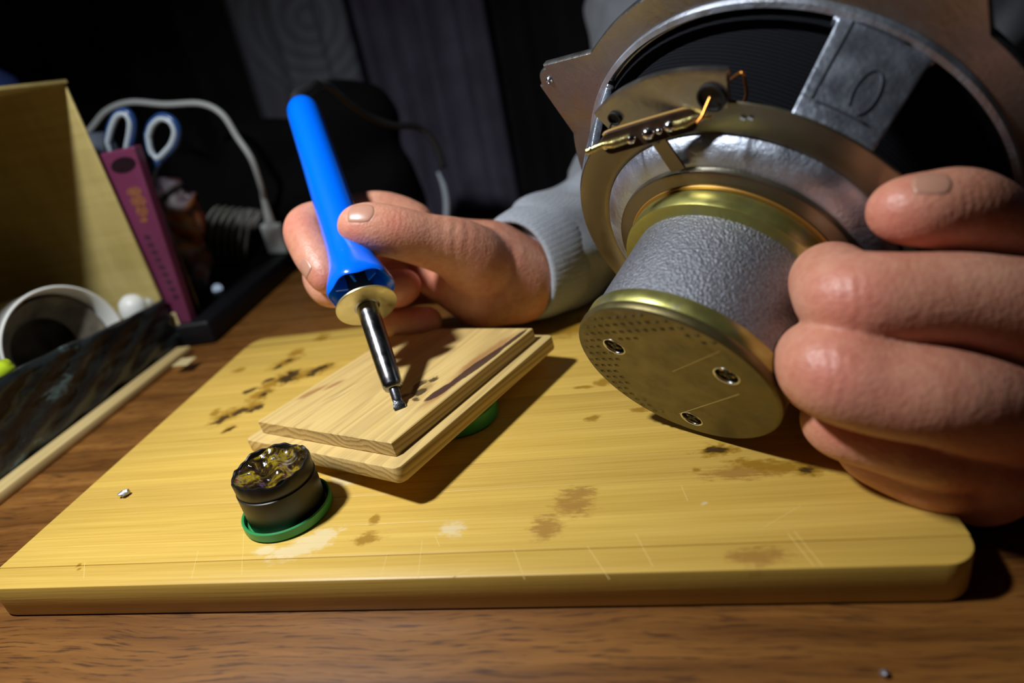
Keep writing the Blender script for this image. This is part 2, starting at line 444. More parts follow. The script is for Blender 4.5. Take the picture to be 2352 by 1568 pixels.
env = node(nt, 'ShaderNodeMapRange'); env.inputs[1].default_value = .13; env.inputs[2].default_value = .10; lk(nt, ln.outputs['Value'], env.inputs[0])
fac = mth(nt, 'MULTIPLY', mth(nt, 'MULTIPLY_ADD', sn, .5, .5), env.outputs[0])
lk(nt, mix(nt, fac, (.24, .24, .28), (.34, .35, .39)), b.inputs['Base Color']); setp(b, rough=.9)
curtain('lace_curtain', CX0, CX1, .93, FZ+.02, FZ+2.4, .014, .075, cm_, 'greyish lace curtain with round pattern hanging behind the blue iron')
pur = simple('purple_cloth', (.14, .125, .18), .9, var=.3, nscale=12)
curtain('purple_curtain', CX1+.005, .085, .94, FZ+.02, FZ+2.4, .013, .07, pur, 'dark purplish-grey curtain hanging right of the lace curtain')
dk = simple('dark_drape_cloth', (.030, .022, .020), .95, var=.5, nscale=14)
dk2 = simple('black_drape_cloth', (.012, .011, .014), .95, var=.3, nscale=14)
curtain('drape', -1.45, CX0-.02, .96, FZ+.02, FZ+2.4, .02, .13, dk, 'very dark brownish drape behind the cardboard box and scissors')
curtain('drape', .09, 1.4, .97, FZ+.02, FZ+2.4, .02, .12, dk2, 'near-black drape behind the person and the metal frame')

# ------------------------------------------------------------------ cutting board
BW, BD = .36, .2262
BR = .011
cb = thing('cutting_board', 'pale yellow bamboo cutting board with scorch marks, lying on the desk', 'cutting board', (0, 0, TZ))
ys = [0, .0114, .0277, .045, .0625, .0795, .0965, .1135, .130, .1465, .1635, .1805, .197, .212, BD]
bam = bamboo_mat()
tones = [.93, 1.0, .97, .92, 1.02, .96, .90, 1.0, .93, 1.03, .95, .86, .92, .84]
def corner_x(y):      # inset of the left / right edge at a given y (rounded corners)
    d = min(y, BD-y)
    return 0 if d >= BR else BR - math.sqrt(max(0, BR*BR-(BR-d)**2))
for i, (y0, y1) in enumerate(zip(ys, ys[1:])):
    n = 8; yy = [y0 + (y1-y0)*(.5-.5*math.cos(math.pi*k/n)) for k in range(n+1)]
    if i in (0, len(ys)-2): yy = sorted(set(yy) | {y0+(y1-y0)*t for t in (.02, .06, .12, .2, .3, .45, .6, .8, .9, .97)})
    poly = [(corner_x(y), y) for y in yy][::-1] + [(BW-corner_x(y), y) for y in yy]
    v, f = prism(poly, TZ+.0004, 0, None, .00018 if 0 < i < len(ys)-2 else .0009, 2)
    o = obj('strip', v, f, bam, cb, smooth=True, auto=35)
    t = tones[i]; o.color = (t, t*(1 if i % 3 else .985), t*(.96 if i % 2 else .92), 1)

# scratches: thin knife cuts on the board as fine raised burrs, one part
mb = MB()
for (a, b_) in [((890, 1270), (875, 1325)), ((970, 1240), (960, 1325)), ((1350, 1255), (1400, 1330)), ((1180, 1260), (1205, 1330)), ((560, 1225), (555, 1320)), ((455, 1265), (440, 1328)), ((1810, 1225), (1870, 1300)), ((1825, 1220), (1890, 1300)),
              ((1080, 1305), (1040, 1325)), ((1755, 1210), (1840, 1160)), ((1460, 1225), (1500, 1300)), ((195, 1290), (192, 1328)), ((1565, 1115), (1580, 1150)), ((1000, 1230), (1010, 1255))]:
    p, q = at(*a), at(*b_); dirn = (q-p).normalized(); s = V((-dirn.y, dirn.x, 0))*.00008
    mb.add([p-s, p+s, q+s, q-s, (p+V((0, 0, .00006))), (q+V((0, 0, .00006)))], [(0, 4, 5, 3), (4, 1, 2, 5)])
tag(mb.build('knife_scratches', simple('scratch', (.72, .55, .19), .6), cb), kind='stuff')

# ------------------------------------------------------------------ two-tier wooden plaque
L0 = V((.0764, .0833, .0001)); yaw, ta = -.458, .1101
U = V((math.cos(yaw)*math.cos(ta), math.sin(yaw)*math.cos(ta), math.sin(ta))); Vv = V((-math.sin(yaw), math.cos(yaw), 0)); Nn = U.cross(Vv)
MP = Matrix((U, Vv, Nn)).transposed().to_4x4(); MP.translation = L0
pa, pb, h1, h2, ins = .1099, .1178, .0073, .0068, .0067
pl = bpy.data.objects.new('wooden_plaque', None); COL.objects.link(pl); pl.matrix_world = MP; pl.empty_display_size = .01
tag(pl, 'tilted two-tier wooden block with a dark knot, propped on a green lid', 'block')
def rrect(x0, x1, y0, y1, r, n=5):
    out = []
    for cx, cy, a0 in ((x1-r, y1-r, 0), (x0+r, y1-r, 90), (x0+r, y0+r, 180), (x1-r, y0+r, 270)):
        for k in range(n+1):
            a = math.radians(a0+90*k/n); out.append((cx+r*math.cos(a), cy+r*math.sin(a)))
    return out
def objl(name, v, f, m, parent, auto=40):       # vertices in the parent's own frame
    me = bpy.data.meshes.new(name); me.from_pydata([tuple(x) for x in v], [], [tuple(q) for q in f]); me.update(); me.materials.append(m)
    me.polygons.foreach_set('use_smooth', [True]*len(me.polygons)); me.set_sharp_from_angle(angle=math.radians(auto))
    return link(name, me, parent)
def pine(top):
    m, nt, b = mat('pine_top' if top else 'pine_base')
    tc = node(nt, 'ShaderNodeTexCoord').outputs['Object']
    # growth rings: planes z + curve, seen as flame figure on top and as bands on the end grain
    v = coords(nt, (1, .10, 1)); wob = noise(nt, v, 22, 3, .5)
    sep = node(nt, 'ShaderNodeSeparateXYZ'); lk(nt, tc, sep.inputs[0])
    x2 = mth(nt, 'POWER', mth(nt, 'ABSOLUTE', mth(nt, 'SUBTRACT', sep.outputs[0], .050)), 2.0)
    hgt = mth(nt, 'ADD', sep.outputs[2], mth(nt, 'ADD', mth(nt, 'MULTIPLY', x2, 5.0), mth(nt, 'MULTIPLY', wob, .028)))
    hgt = mth(nt, 'MULTIPLY_ADD', sep.outputs[1], .035, hgt)
    ring = mth(nt, 'FRACT', mth(nt, 'MULTIPLY', hgt, 330))
    fine = noise(nt, coords(nt, (700, 25, 700)), 1, 4, .6)
    base = ramp(nt, ring, [(.0, (.64, .45, .15)), (.4, (.56, .37, .11)), (.75, (.26, .135, .032)), (.92, (.30, .16, .04)), (1.0, (.60, .41, .13))])
    gy = node(nt, 'ShaderNodeNewGeometry'); sg = node(nt, 'ShaderNodeSeparateXYZ'); vt = node(nt, 'ShaderNodeVectorTransform', vector_type='NORMAL', convert_from='WORLD', convert_to='OBJECT'); lk(nt, gy.outputs['Normal'], vt.inputs[0]); lk(nt, vt.outputs[0], sg.inputs[0]); base = mix(nt, mth(nt, 'MULTIPLY', mth(nt, 'ABSOLUTE', sg.outputs[2]), .6), base, (.64, .46, .15))
    base = mix(nt, .3, base, ramp(nt, fine, [(.3, (.45, .29, .10)), (.7, (.78, .60, .30))]))
    nz = noise(nt, coords(nt, (1, .5, 1)), 150, 5, .65); flat = flatten(nt, tc)
    if top:
        def layer(c, color, items, amt=1.0, lo=.62, hi=.95, namt=.9):
            acc = None
            for it in items:
                k = stain_mask(nt, flat, nz, *it, lo, hi, namt); acc = k if acc is None else mth(nt, 'MAXIMUM', acc, k)
            return mix(nt, mth(nt, 'MULTIPLY', acc, amt), c, color)
        base = layer(base, (.30, .125, .04), [(.0945, .080, .0072, .037, -4), (.0965, .045, .0055, .024, 0), (.014, .036, .0045, .014, -20), (.0215, .044, .0032, .010, -20)], .75, .6, 1.15, .8)
        base = layer(base, (.045, .020, .016), [(.0978, .070, .0044, .028, -5), (.0955, .046, .0042, .014, -8), (.1000, .098, .0024, .018, -2)], .95, .65, .85, .7)
        base = layer(base, (.16, .12, .055), [(.0335, .040, .0006, .020, -14), (.0375, .034, .0005, .012, -14)], .7, .6, 1.0, .5)
        base = layer(base, (.24, .15, .035), [(.083, .047, .0075, .013, 12)], .6, .6, 1.15, 1.9)
        base = layer(base, (.045, .028, .010), [(.0835, .0555, .0045, .0050, 0), (.0840, .044, .0060, .0070, 30), (.0790, .049, .0040, .0080, 10), (.0872, .038, .0045, .0035, 0), (.078, .040, .0035, .0045, 0)], .92, .75, 1.05, 2.2)
    lk(nt, base, b.inputs['Base Color']); setp(b, rough=.5); bump(nt, b, fine, .25, .0003); return m
v, f = prism(rrect(0, pa, 0, pb, .0035), 0, h1, None, .0009, 2); objl('lower_tier', v, f, pine(False), pl)
v, f = prism(rrect(ins, pa-ins, ins, pb-ins, .0006, 2), h1, h1+h2, None, .0004, 1); objl('upper_tier', v, f, pine(True), pl)

# ------------------------------------------------------------------ green lids, rosin pot
green_m = simple('green_plastic', (.035, .30, .085), .38, sss=.15); green_m.node_tree.nodes['Principled BSDF'].inputs['Subsurface Scale'].default_value = .003
def lid(c, r, h, rotz=0):
    Mx = Matrix.Translation(c); w_ = .0011
    prof = [(0, .0012), (r-w_-.0012, .0012), (r-w_, .0022), (r-w_, h-.0004), (r-w_*.5, h), (r, h-.0005), (r, .0008), (r-.0007, 0), (0, 0)]
    return lathe(prof, Mx, 72)
lp = L0 + U*.087 + Vv*.061; 
o = obj('lid', *lid(V((lp.x, lp.y, .0002)), .0185, .0080), green_m, loc=(lp.x, lp.y, .0002), auto=40)
tag(o, 'green plastic lid wedged under the right side of the tilted wooden block', 'lid')
jc = V((.1207, .0372, .0001)); JR = .0181
o = obj('lid', *lid(jc, JR, .0046), green_m, loc=jc, auto=40); tag(o, 'round green lid under the small black rosin pot', 'lid')
pot = thing('rosin_pot', 'small black plastic pot of melted amber rosin standing in a green lid', 'pot', jc+V((0, 0, .0013)))
blk = simple('black_plastic', (.006, .005, .005), .42)
H = .0225
def jag(k, a, r, h):
    j = .0006*math.sin(3*a+1)+.0004*math.sin(8*a)+.00025*math.sin(19*a+2)
    if h > H-.0015: return r*(1+.012*math.sin(5*a)), h + j
    return r, h
z0 = jc.z+.0013
prof = [(0, 0), (.0148, 0), (.0155, .0006), (.0157, .0150), (.0157, .0156), (.0151, .0159), (.0151, .0163), (.0154, .0168), (.0155, H-.0004), (.0152, H), (.0144, H-.0002), (.0141, .014), (0, .014)]
obj('pot_wall', *lathe(prof, Matrix.Translation((jc.x, jc.y, z0)), 120, jag=jag), blk, pot, auto=50)
ros, nt, b = mat('amber_rosin')
nn = noise(nt, coords(nt), 150, 4, .6, .8)
lk(nt, ramp(nt, nn, [(.40, (.012, .007, .003)), (.50, (.05, .030, .008)), (.58, (.34, .24, .01)), (.66, (.09, .06, .02)), (.78, (.30, .28, .18))]), b.inputs['Base Color'])
setp(b, rough=.06, trans=.25, ior=1.53, coat=1.0, croll=.03)
bump(nt, b, noise(nt, coords(nt), 260, 5, .6), .45, .0012)
vs = []; fs = []; nr, na = 26, 72
for i in range(nr+1):
    for j in range(na):
        r = .0148*i/nr; a = 2*math.pi*j/na; x, y = r*math.cos(a), r*math.sin(a)
        h = H-.0030 + .0011*math.sin(340*x+1)*math.cos(290*y) + .0007*math.sin(560*x+400*y) + .0002*math.sin(1300*y-700*x) + .0018*(i/nr)**5
        vs.append((jc.x+x, jc.y+y, z0+h))
for i in range(nr):
    for j in range(na): k = (j+1) % na; fs.append((i*na+j, i*na+k, (i+1)*na+k, (i+1)*na+j))
rb = obj('rosin', vs, fs, ros, pot); tag(rb, 'glossy lumpy amber rosin filling the pot')

# crumbs
def crumb(px, py, z, r, m, label, cat, sc=(1.3, .9, .7), name='solder_crumb'):
    p = at(px, py, z); Mx = Matrix.Rotation(.5, 3, 'Z')
    bm = bmesh.new(); bmesh.ops.create_icosphere(bm, subdivisions=2, radius=1); rr = random.Random(int(px))
    for v in bm.verts: v.co = (Mx @ V((v.co.x*sc[0], v.co.y*sc[1], v.co.z*sc[2])))*r*rr.uniform(.75, 1.2)
    zz = min(v.co.z for v in bm.verts); vv, ff = bm_data(bm); vv = [q+V((p.x, p.y, z-zz)) for q in vv]
    tag(obj(name, vv, ff, m, smooth=False, loc=(p.x, p.y, z)), label, cat)
solder = steel('solder_grey', (.42, .44, .50), .4, .9, bmp=.5, bscale=1500)
crumb(289, 1139, 0, .0021, solder, 'small dark grey metal crumb near the left edge of the board', 'crumb')
crumb(2030, 1551, TZ, .0011, solder, 'tiny silvery bead on the desk in front of the board', 'bead', (1, 1, 1), 'metal_bead')

# ------------------------------------------------------------------ soldering iron
tip = MP @ V((.0860, .0294, h1+h2+.0002)); hend = atd(692, 240, .375)
IA = (hend-tip).normalized(); IL = (hend-tip).length
MI = frame(tip, IA, RT)
iron = thing('soldering_iron', 'soldering iron with glossy blue handle and steel barrel, tip on the block', 'soldering iron', tip)
blue, nt, b = mat('blue_plastic'); setp(b, color=(.0, .145, .93), rough=.22, coat=.3, sss=.1); b.inputs['Subsurface Scale'].default_value = .004
chrome = steel('barrel_steel', (.33, .33, .34), .22, 1, .25, 120)
dark_st = simple('dark_steel', (.09, .09, .10), .35, .9, var=.3, nscale=900)
brass_w = steel('collar_metal', (.66, .60, .34), .38, .85, .08, 120)
# handle: hollow flared mouth, six soft lobes at the rim
def lobes(k, a, r, h):
    if h < .0825: return r*(1+.035*math.sin(6*a)*max(0, (.0825-h)/.0185)), h+.0009*math.cos(6*a)*max(0, (.072-h)/.007)
    return r, h
hp = [(.0068, .115), (.0070, .078), (.0090, .078), (.0125, .0705), (.0149, .0672), (.0156, .0667), (.0161, .0676), (.0158, .0705), (.0147, .0745), (.0129, .0800), (.0115, .087), (.0107, .095), (.0104, .115), (.0102, .14), (.0099, .165), (.0097, IL-.012), (.0094, IL-.006), (.0080, IL-.002), (.0055, IL), (0, IL+.0003)]
obj('handle', *lathe(hp, MI, 96, jag=lobes), blue, iron, auto=60)
# inner webs of the mouth
mb = MB()
for k in range(6):
    a = math.pi/3*k+.3; Mx = MI @ Matrix.Rotation(a, 4, 'Z')
    mb.add(*box(.0062, .0120, -.0005, .0005, .0685, .085, 0, 1, Mx))
mb.build('handle_web', blue, iron, smooth=False)
obj('sleeve', *lathe([(0, .060), (.0056, .060), (.0058, .0605), (.0058, .11), (0, .11)], MI, 40), simple('black_sleeve', (.015, .015, .02), .4), iron, auto=40)
obj('collar_disc', *lathe([(.004, .0568), (.0140, .0568), (.0146, .0572), (.0146, .0580), (.0140, .0584), (.004, .0584)], MI, 72, close=True), brass_w, iron, auto=50)
obj('barrel', *lathe([(0, .0100), (.0030, .0100), (.0040, .0108), (.0045, .0122), (.0048, .020), (.0050, .040), (.0051, .0565), (.0062, .0568), (.0062, .0580), (0, .058)], MI, 48), chrome, iron, auto=50)
obj('tip_rod', *lathe([(0, .0035), (.0019, .0036), (.0022, .0045), (.0023, .0102), (0, .0102)], MI, 24), dark_st, iron, auto=50)
# chisel bit
bm = bmesh.new(); sec = [(.0020, .0018, .0048), (.0021, .0016, .0036), (.0029, .0010, .0012), (.0026, .0004, 0)]
vs = []; fs = []
for (a, b_, h) in sec:
    for k in range(12):
        t = 2*math.pi*k/12; cx, cy = math.cos(t), math.sin(t)
        vs.append(MI @ V((a*math.copysign(abs(cx)**.6, cx), b_*math.copysign(abs(cy)**.6, cy), h)))
for i in range(3):
    for k in range(12): fs.append((i*12+k, i*12+(k+1) % 12, (i+1)*12+(k+1) % 12, (i+1)*12+k))
fs += [tuple(range(12)), tuple(36+k for k in range(12))]; bm.free()
obj('tip', vs, fs, steel('tinned_tip', (.55, .56, .6), .25, 1, .3, 900, .4, 900), iron, auto=35)
rub = simple('black_rubber', (.012, .012, .013), .5)
obj('strain_relief', *tube([hend-IA*.004, hend+IA*.006, atd(712, 205, .385), atd(728, 196, .392)], [.006, .0052, .0045, .0036], 16), rub, iron)
obj('cord', *tube([atd(724, 196, .390), atd(760, 200, .40), atd(800, 235, .42), atd(850, 268, .45), atd(905, 288, .47), atd(960, 292, .49), atd(1000, 330, .50), atd(1018, 385, .51)], .0026, 12), rub, iron)

# ------------------------------------------------------------------ loudspeaker
A0 = V((.279, .0555, .0372)); th, ph = math.radians(34.42), math.radians(26.67)
D = V((math.cos(ph)*math.sin(th), math.cos(ph)*math.cos(th), math.sin(ph)))
E1 = D.cross(V((0, 0, 1))).normalized(); E2 = E1.cross(D)
MS = Matrix((E1, E2, -D)).transposed().to_4x4(); MS.translation = A0      # local z = -t
def SP(a, r, t): a = math.radians(a); return A0 + D*t + (E1*math.cos(a)+E2*math.sin(a))*r
def spl(prof, n=128, **k): return lathe([(r, -t) for r, t in prof], MS, n, **k)
spk = thing('loudspeaker', 'bare round loudspeaker with cast metal frame, held magnet-first over the board', 'loudspeaker', SP(-90, .039, 0))
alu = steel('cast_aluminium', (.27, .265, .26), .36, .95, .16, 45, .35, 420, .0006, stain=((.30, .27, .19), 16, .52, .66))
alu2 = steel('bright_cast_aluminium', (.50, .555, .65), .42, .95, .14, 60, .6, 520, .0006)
flat_al = steel('machined_ring', (.20, .17, .115), .33, .9, .12, 30, .12, 900, .0002)
cast_g, nt, b = mat('grey_cast_magnet')
n1 = noise(nt, coords(nt), 900, 5, .62); vo = node(nt, 'ShaderNodeTexVoronoi'); vo.inputs['Scale'].default_value = 1000; lk(nt, coords(nt), vo.inputs[0])
n2 = noise(nt, coords(nt), 60, 4)
lk(nt, ramp(nt, n1, [(.3, (.13, .135, .15)), (.6, (.25, .26, .29))]), b.inputs['Base Color']); setp(b, metal=.55, rough=.42)
bump(nt, b, mth(nt, 'ADD', n1, mth(nt, 'MULTIPLY', vo.outputs['Distance'], .8)), .7, .0007)
zinc = steel('yellow_zinc', (.40, .385, .115), .36, .85, .12, 60, .1, 800, .0002, stain=((.34, .33, .22), 90, .52, .7))
face_m = steel('khaki_zinc_face', (.155, .128, .052), .44, .75, .14, 70, .25, 1600, .00018, stain=((.17, .155, .09), 120, .55, .75))
# end cap with three countersunk holes
cap = obj('end_cap', *spl([(0, 0), (.0380, 0), (.0388, .0006), (.0391, .0016), (.0391, .0030), (.0387, .0036), (0, .0036)]), face_m, spk, auto=40)
# lit grey rim sliver of the cap edge + yellow band
obj('zinc_band', *spl([(.030, .0034), (.0384, .0036), (.0388, .0042), (.0388, .0088), (.0384, .0094), (.030, .0096)]), zinc, spk, auto=40)
holes = [(146.5, .0240), (23.0, .0249), (-92, .0285)]
cutter = bpy.data.meshes.new('hole_cutter'); cv = []; cf = []
mb = MB()
for a, r in holes:
    c = SP(a, r, 0); mb.add(*lathe([(0, .002), (.0043, .002), (.0043, -.0024), (0, -.0024)], frame(c, -D, E1), 32))
ct = obj('hole_cutter', mb.v, mb.f, None, loc=rootloc(spk)); 
md = cap.modifiers.new('holes', 'BOOLEAN'); md.object = ct; md.operation = 'DIFFERENCE'; md.solver = 'EXACT'
dg = bpy.context.evaluated_depsgraph_get(); me2 = bpy.data.meshes.new_from_object(cap.evaluated_get(dg)); cap.modifiers.clear(); cap.data = me2
cap.data.set_sharp_from_angle(angle=math.radians(35)); bpy.data.objects.remove(ct)
brass = steel('brass_screw', (.60, .42, .10), .35, .9, .2, 300)
chr2 = steel('bright_rim', (.75, .78, .82), .22, 1)
for n_, (a, r) in enumerate(holes):
    c = SP(a, r, 0); Mf = frame(c, D, E1) @ Matrix.Rotation(.5+n_, 4, 'Z')
    sc = obj('screw', *lathe([(0, .0010), (.0026, .0011), (.0034, .0017), (.0034, .0024), (0, .0024)], Mf, 32), brass, spk, auto=40)
    m2 = MB(); m2.add(*box(-.0027, .0027, -.0006, .0006, .0005, .0011, 0, 1, Mf)); m2.add(*box(-.0006, .0006, -.0027, .0027, .0005, .0011, 0, 1, Mf))
    o = m2.build('screw_slot', simple('slot_black', (.01, .008, .005), .6), sc, smooth=False)
    obj('hole_rim', *lathe([(.0041, -.00002), (.0046, -.00012), (.0046, .0001), (.0041, .0016)], Mf, 40, close=True), chr2, spk)
# embossed dots on the cap's left part
mb = MB(); MF = frame(A0, -D, E1)      # local z outwards
def face_pt(px, py):
    d_ = ray(px, py); return CO + d_*((A0-CO).dot(D)/d_.dot(D))
gx = face_pt(1500, 797)-face_pt(1400, 800); s = gx.length*.172; gx.normalize(); gy_ = D.cross(gx)
for i in range(-16, 17):
    for j in range(-16, 17):
        P_ = A0 + gx*(i*s) + gy_*(j*s); rr = (P_-A0).length
        aa = math.degrees(math.atan2((P_-A0).dot(E2), (P_-A0).dot(E1)))
        inner = .021 if 100 < aa < 180 else (.027 if 75 < aa <= 100 else (.025 if (aa < -150) else (.0305 if (50 < aa <= 75 or aa < -115) else 9)))
        if rr > .0368 or rr < inner or any((P_-SP(a, r, 0)).length < .0056 for a, r in holes): continue
        q = .0010; M4 = frame(P_, -D, gx)
        mb.add([M4 @ V(c) for c in ((-q*1.2, -q*.7, 0), (q*1.2, -q*.7, 0), (q*1.2, q*.7, 0), (-q*1.2, q*.7, 0), (-.0003, 0, .00055), (.0003, 0, .00055))], [(0, 1, 5, 4), (1, 2, 5), (2, 3, 4, 5), (3, 0, 4)])
tag(mb.build('embossed_dots', face_m, spk, smooth=False), kind='stuff')
# scratches on the cap
mb = MB()
def capscr(a, b_, w_):
    def pt(p):
        d_ = ray(*p); n_ = D; t = (A0-D*.00005-CO).dot(n_)/d_.dot(n_); return CO+d_*t
    p, q = pt(a), pt(b_); s_ = (q-p).cross(D).normalized()*w_; e = -D*.00004
    mb.add([p-s_, p+s_, q+s_, q-s_, p+e, q+e], [(0, 4, 5, 3), (4, 1, 2, 5)])
capscr((1560, 950), (1698, 905), .00012); capscr((1545, 853), (1655, 806), .00008)
tag(mb.build('scratches', simple('light_scratch', (.62, .55, .30), .35, .8), spk, smooth=False), kind='stuff')
# magnet body
cyl = obj('magnet_body', *spl([(.030, .0090), (.0372, .0092), (.0374, .0100), (.0369, .030), (.0365, .0462), (.030, .0462)], 160), cast_g, spk, auto=40)
# zinc flange (top plate)
obj('top_plate', *spl([(.030, .0458), (.0405, .0460), (.0413, .0464), (.0416, .0472), (.0416, .0530), (.0413, .0537), (.030, .0540)], 144), zinc, spk, auto=40)
obj('copper_gasket', *spl([(.035, .0538), (.0424, .0539), (.0427, .0543), (.0424, .0547), (.035, .0548)], 144), simple('copper_gasket', (.45, .24, .05), .4, .6), spk, auto=40)
# basket: surfaces of revolution with four windows
W0, W1 = 10.0, 80.0     # spoke half width (deg) and rest is window, around 54 + 90k
def spoke_d(a): d = (a-53.5) % 90; return min(d, 90-d)
def rev_cut(prof, keep, n=360):
    """quads over (profile, angle) kept by keep(i, a)"""
    vs = []; fs = []
    for (r, t) in prof:
        for i in range(n): vs.append(SP(360*i/n, r, t))
    for k in range(len(prof)-1):
        for i in range(n):
            if keep(k, 360*(i+.5)/n): j = (i+1) % n; fs.append((k*n+i, (k+1)*n+i, (k+1)*n+j, k*n+j))
    return vs, fs
def solid(o, th, off=1):
    m_ = o.modifiers.new('thick', 'SOLIDIFY'); m_.thickness = th; m_.offset = off
    bv = o.modifiers.new('bev', 'BEVEL'); bv.width = .0006; bv.segments = 2; bv.limit_method = 'ANGLE'; bv.angle_limit = math.radians(50); return o
obj('seat_ring', *spl([(.035, .0546), (.0474, .0548), (.0481, .0553), (.0483, .0562), (.0483, .0580), (.035, .058)], 144), flat_al, spk, auto=40)
obj('frame_bowl', *spl([(.040, .0575), (.0478, .0572), (.0500, .0576), (.0535, .0590), (.0565, .0612), (.0580, .0640), (.0585, .066), (.040, .066)], 160), alu2, spk, auto=50)
# flat ring (machined) r .0594 -> .0712, slightly notched
rr_ = [(.0574, .0632), (.0596, .0622), (.0708, .0620), (.0714, .0625)]
fr = obj('flat_ring', *rev_cut(rr_, lambda k, a: True), flat_al, spk, auto=40); solid(fr, .0030, -1)
bk = [(.0712, .0622), (.0722, .0640), (.0745, .0700), (.0768, .0765), (.0790, .0840), (.0806, .0900), (.0816, .0935), (.0822, .0962), (.0832, .0974)]
def keepb(k, a):
    d = spoke_d(a)
    if k >= 7: return True
    return d < 10.2+(1.6 if k == 6 else 0)
fb = obj('frame_spokes', *rev_cut(bk, keepb), alu2, spk, auto=45); solid(fb, .0034, -1)
# outer flange with four ears
def rim_r(a):
    d = spoke_d(a); w_ = 14.5
    if d > w_: return .0945
    base = .0945; tipr = .1128
    t = d/w_
    x = tipr/math.cos(math.radians(d)) if False else None
    # straight flanks running from the ear's rounded tip tangentially into the rim
    p1 = (math.cos(math.radians(w_))*base, math.sin(math.radians(w_))*base); p0 = (tipr-.0002, .0052)
    aa = math.radians(d); dx, dy = math.cos(aa), math.sin(aa)
    ex, ey = p1[0]-p0[0], p1[1]-p0[1]; den = dx*ey-dy*ex
    s_ = (p0[0]*ey-p0[1]*ex)/den
    if dy*s_ < .0052: # rounded tip
        c = tipr-.0062; q = (c*dx); disc = q*q-(c*c-.0062**2); return q+math.sqrt(max(disc, 0))
    return max(base, s_)
vs = []; fs = []; n = 720
tt = .0985
lv = [(None, .0835, tt-.0018), (0, 0, tt-.0014), (1, 0, tt-.0014), (2, 0, tt+.0022), (3, .0800, tt+.0022)]
for i in range(n):
    a = 360*i/n; R_ = rim_r(a)
    for r, t in ((.0832, .0974), (.0838, tt-.0008), (R_-.0006, tt-.0008), (R_, tt), (R_, tt+.0026), (.080, tt+.0026), (.0800, .0976)):
        vs.append(SP(a, r, t))
for i in range(n):
    j = (i+1) % n
    for k in range(7): l = (k+1) % 7; fs.append((i*7+k, i*7+l, j*7+l, j*7+k))
obj('outer_flange', vs, fs, alu, spk, auto=40)
for kk in range(4):
    c = SP(53.5+90*kk, .1074, tt-.0008)
    obj('rivet', *lathe([(0, .0012), (.0009, .0011), (.0016, .0006), (.0019, 0), (0, 0)], frame(c, -D, E1), 24), chr2, spk)
# bead along the windows' outer edge
obj('window_lip', *spl([(.0818, .0945), (.0836, .0950), (.0840, .0962), (.0838, .0978), (.0822, .0978)], 200, close=True), alu2, spk, auto=40)
# raised panel and round boss outline on the visible spoke
def sp_rel(px, py, t):
    d_ = ray(px, py); n_ = D; q = (A0+D*t-CO).dot(n_)/d_.dot(n_); return CO+d_*q
def on_spoke(a, r):     # point on the spoke's outer wall at radius r
    t = float(np.interp(r, [p[0] for p in bk], [p[1] for p in bk])); return SP(a, r, t)
nrm_s = (SP(53.5, 1, 0)-A0)*math.cos(math.radians(20)) - D*math.sin(math.radians(20)); nrm_s.normalize()
mb = MB()
for a0, r0, a1, r1 in ((61.5, .0735, 61.0, .0818), (61.0, .0818, 48.5, .0818), (61.5, .0735, 47.5, .0735)):
    pts = [on_spoke(a0+(a1-a0)*k/8, r0+(r1-r0)*k/8)+nrm_s*.0001 for k in range(9)]; mb.add(*tube(pts, .00035, 6, smooth=1))
obj('panel_groove', mb.v, mb.f, simple('dark_groove', (.03, .035, .045), .6), spk)
pts = [on_spoke(51.5+2.6*math.cos(t), .0762+.0024*math.sin(t))+nrm_s*.0001 for t in [math.pi*1.7*k/24-.8 for k in range(25)]]
obj('boss_groove', *tube(pts, .0003, 6, smooth=1), bpy.data.materials['dark_groove'], spk)
# stamped plus mark on the ring: two bright flats
for dx in (-9, 9):
    c = sp_rel(1715+dx, 272, .0618); v, f = box(-.0008, .0008, -.0005, .0005, 0, .0002, 0, 1, frame(c, -D, RT)); obj('stamped_mark', v, f, chr2, spk, smooth=False)
# cone inside
cm2, nt, b = mat('black_cone'); setp(b, color=(.008, .009, .013), rough=.95, spec=.15)
wv = node(nt, 'ShaderNodeTexWave', wave_type='BANDS', bands_direction='DIAGONAL'); wv.inputs['Scale'].default_value = 420; wv.inputs['Distortion'].default_value = .4; lk(nt, coords(nt), wv.inputs[0])
lk(nt, mix(nt, wv.outputs['Fac'], (.003, .003, .005), (.007, .008, .011)), b.inputs['Base Color'])
cone = obj('cone', *spl([(0, .0645), (.026, .066), (.045, .0760), (.062, .0860), (.0715, .0935), (.074, .0965), (.078, .0945), (.0805, .0985), (.079, .100), (.060, .092), (0, .085)], 128), cm2, spk, auto=60)
spider = obj('spider', *spl([(.0565, .0655)] + [(.0550-.0022*k, .0668) for k in range(14)] + [(.022, .0665), (.022, .072), (.0565, .072)], 128), cm2, spk, auto=60)
# terminal tongue: a cast tab reaching into the window, with two holes, lip on its outer edge
vs = []; fs = []
tabs = []
for k in range(41):
    a = 119.0-(119.0-79.5)*k/40; ro = .0822 - .0022*abs((a-92)/27)**2.2
    tabs.append((a, ro))
for a, ro in tabs:
    for r, t in ((.0690, .0632), (.0690, .0617), (ro-.0014, .0617), (ro, .0621), (ro, .0645), (.0690, .0645)): vs.append(SP(a, r, t))
for k in range(40):
    for q in range(6): l = (q+1) % 6; fs.append((k*6+q, k*6+l, (k+1)*6+l, (k+1)*6+q))
fs += [tuple(range(6)), tuple(40*6+q for q in range(5, -1, -1))]
obj('terminal_tongue', vs, fs, alu, spk, auto=40)
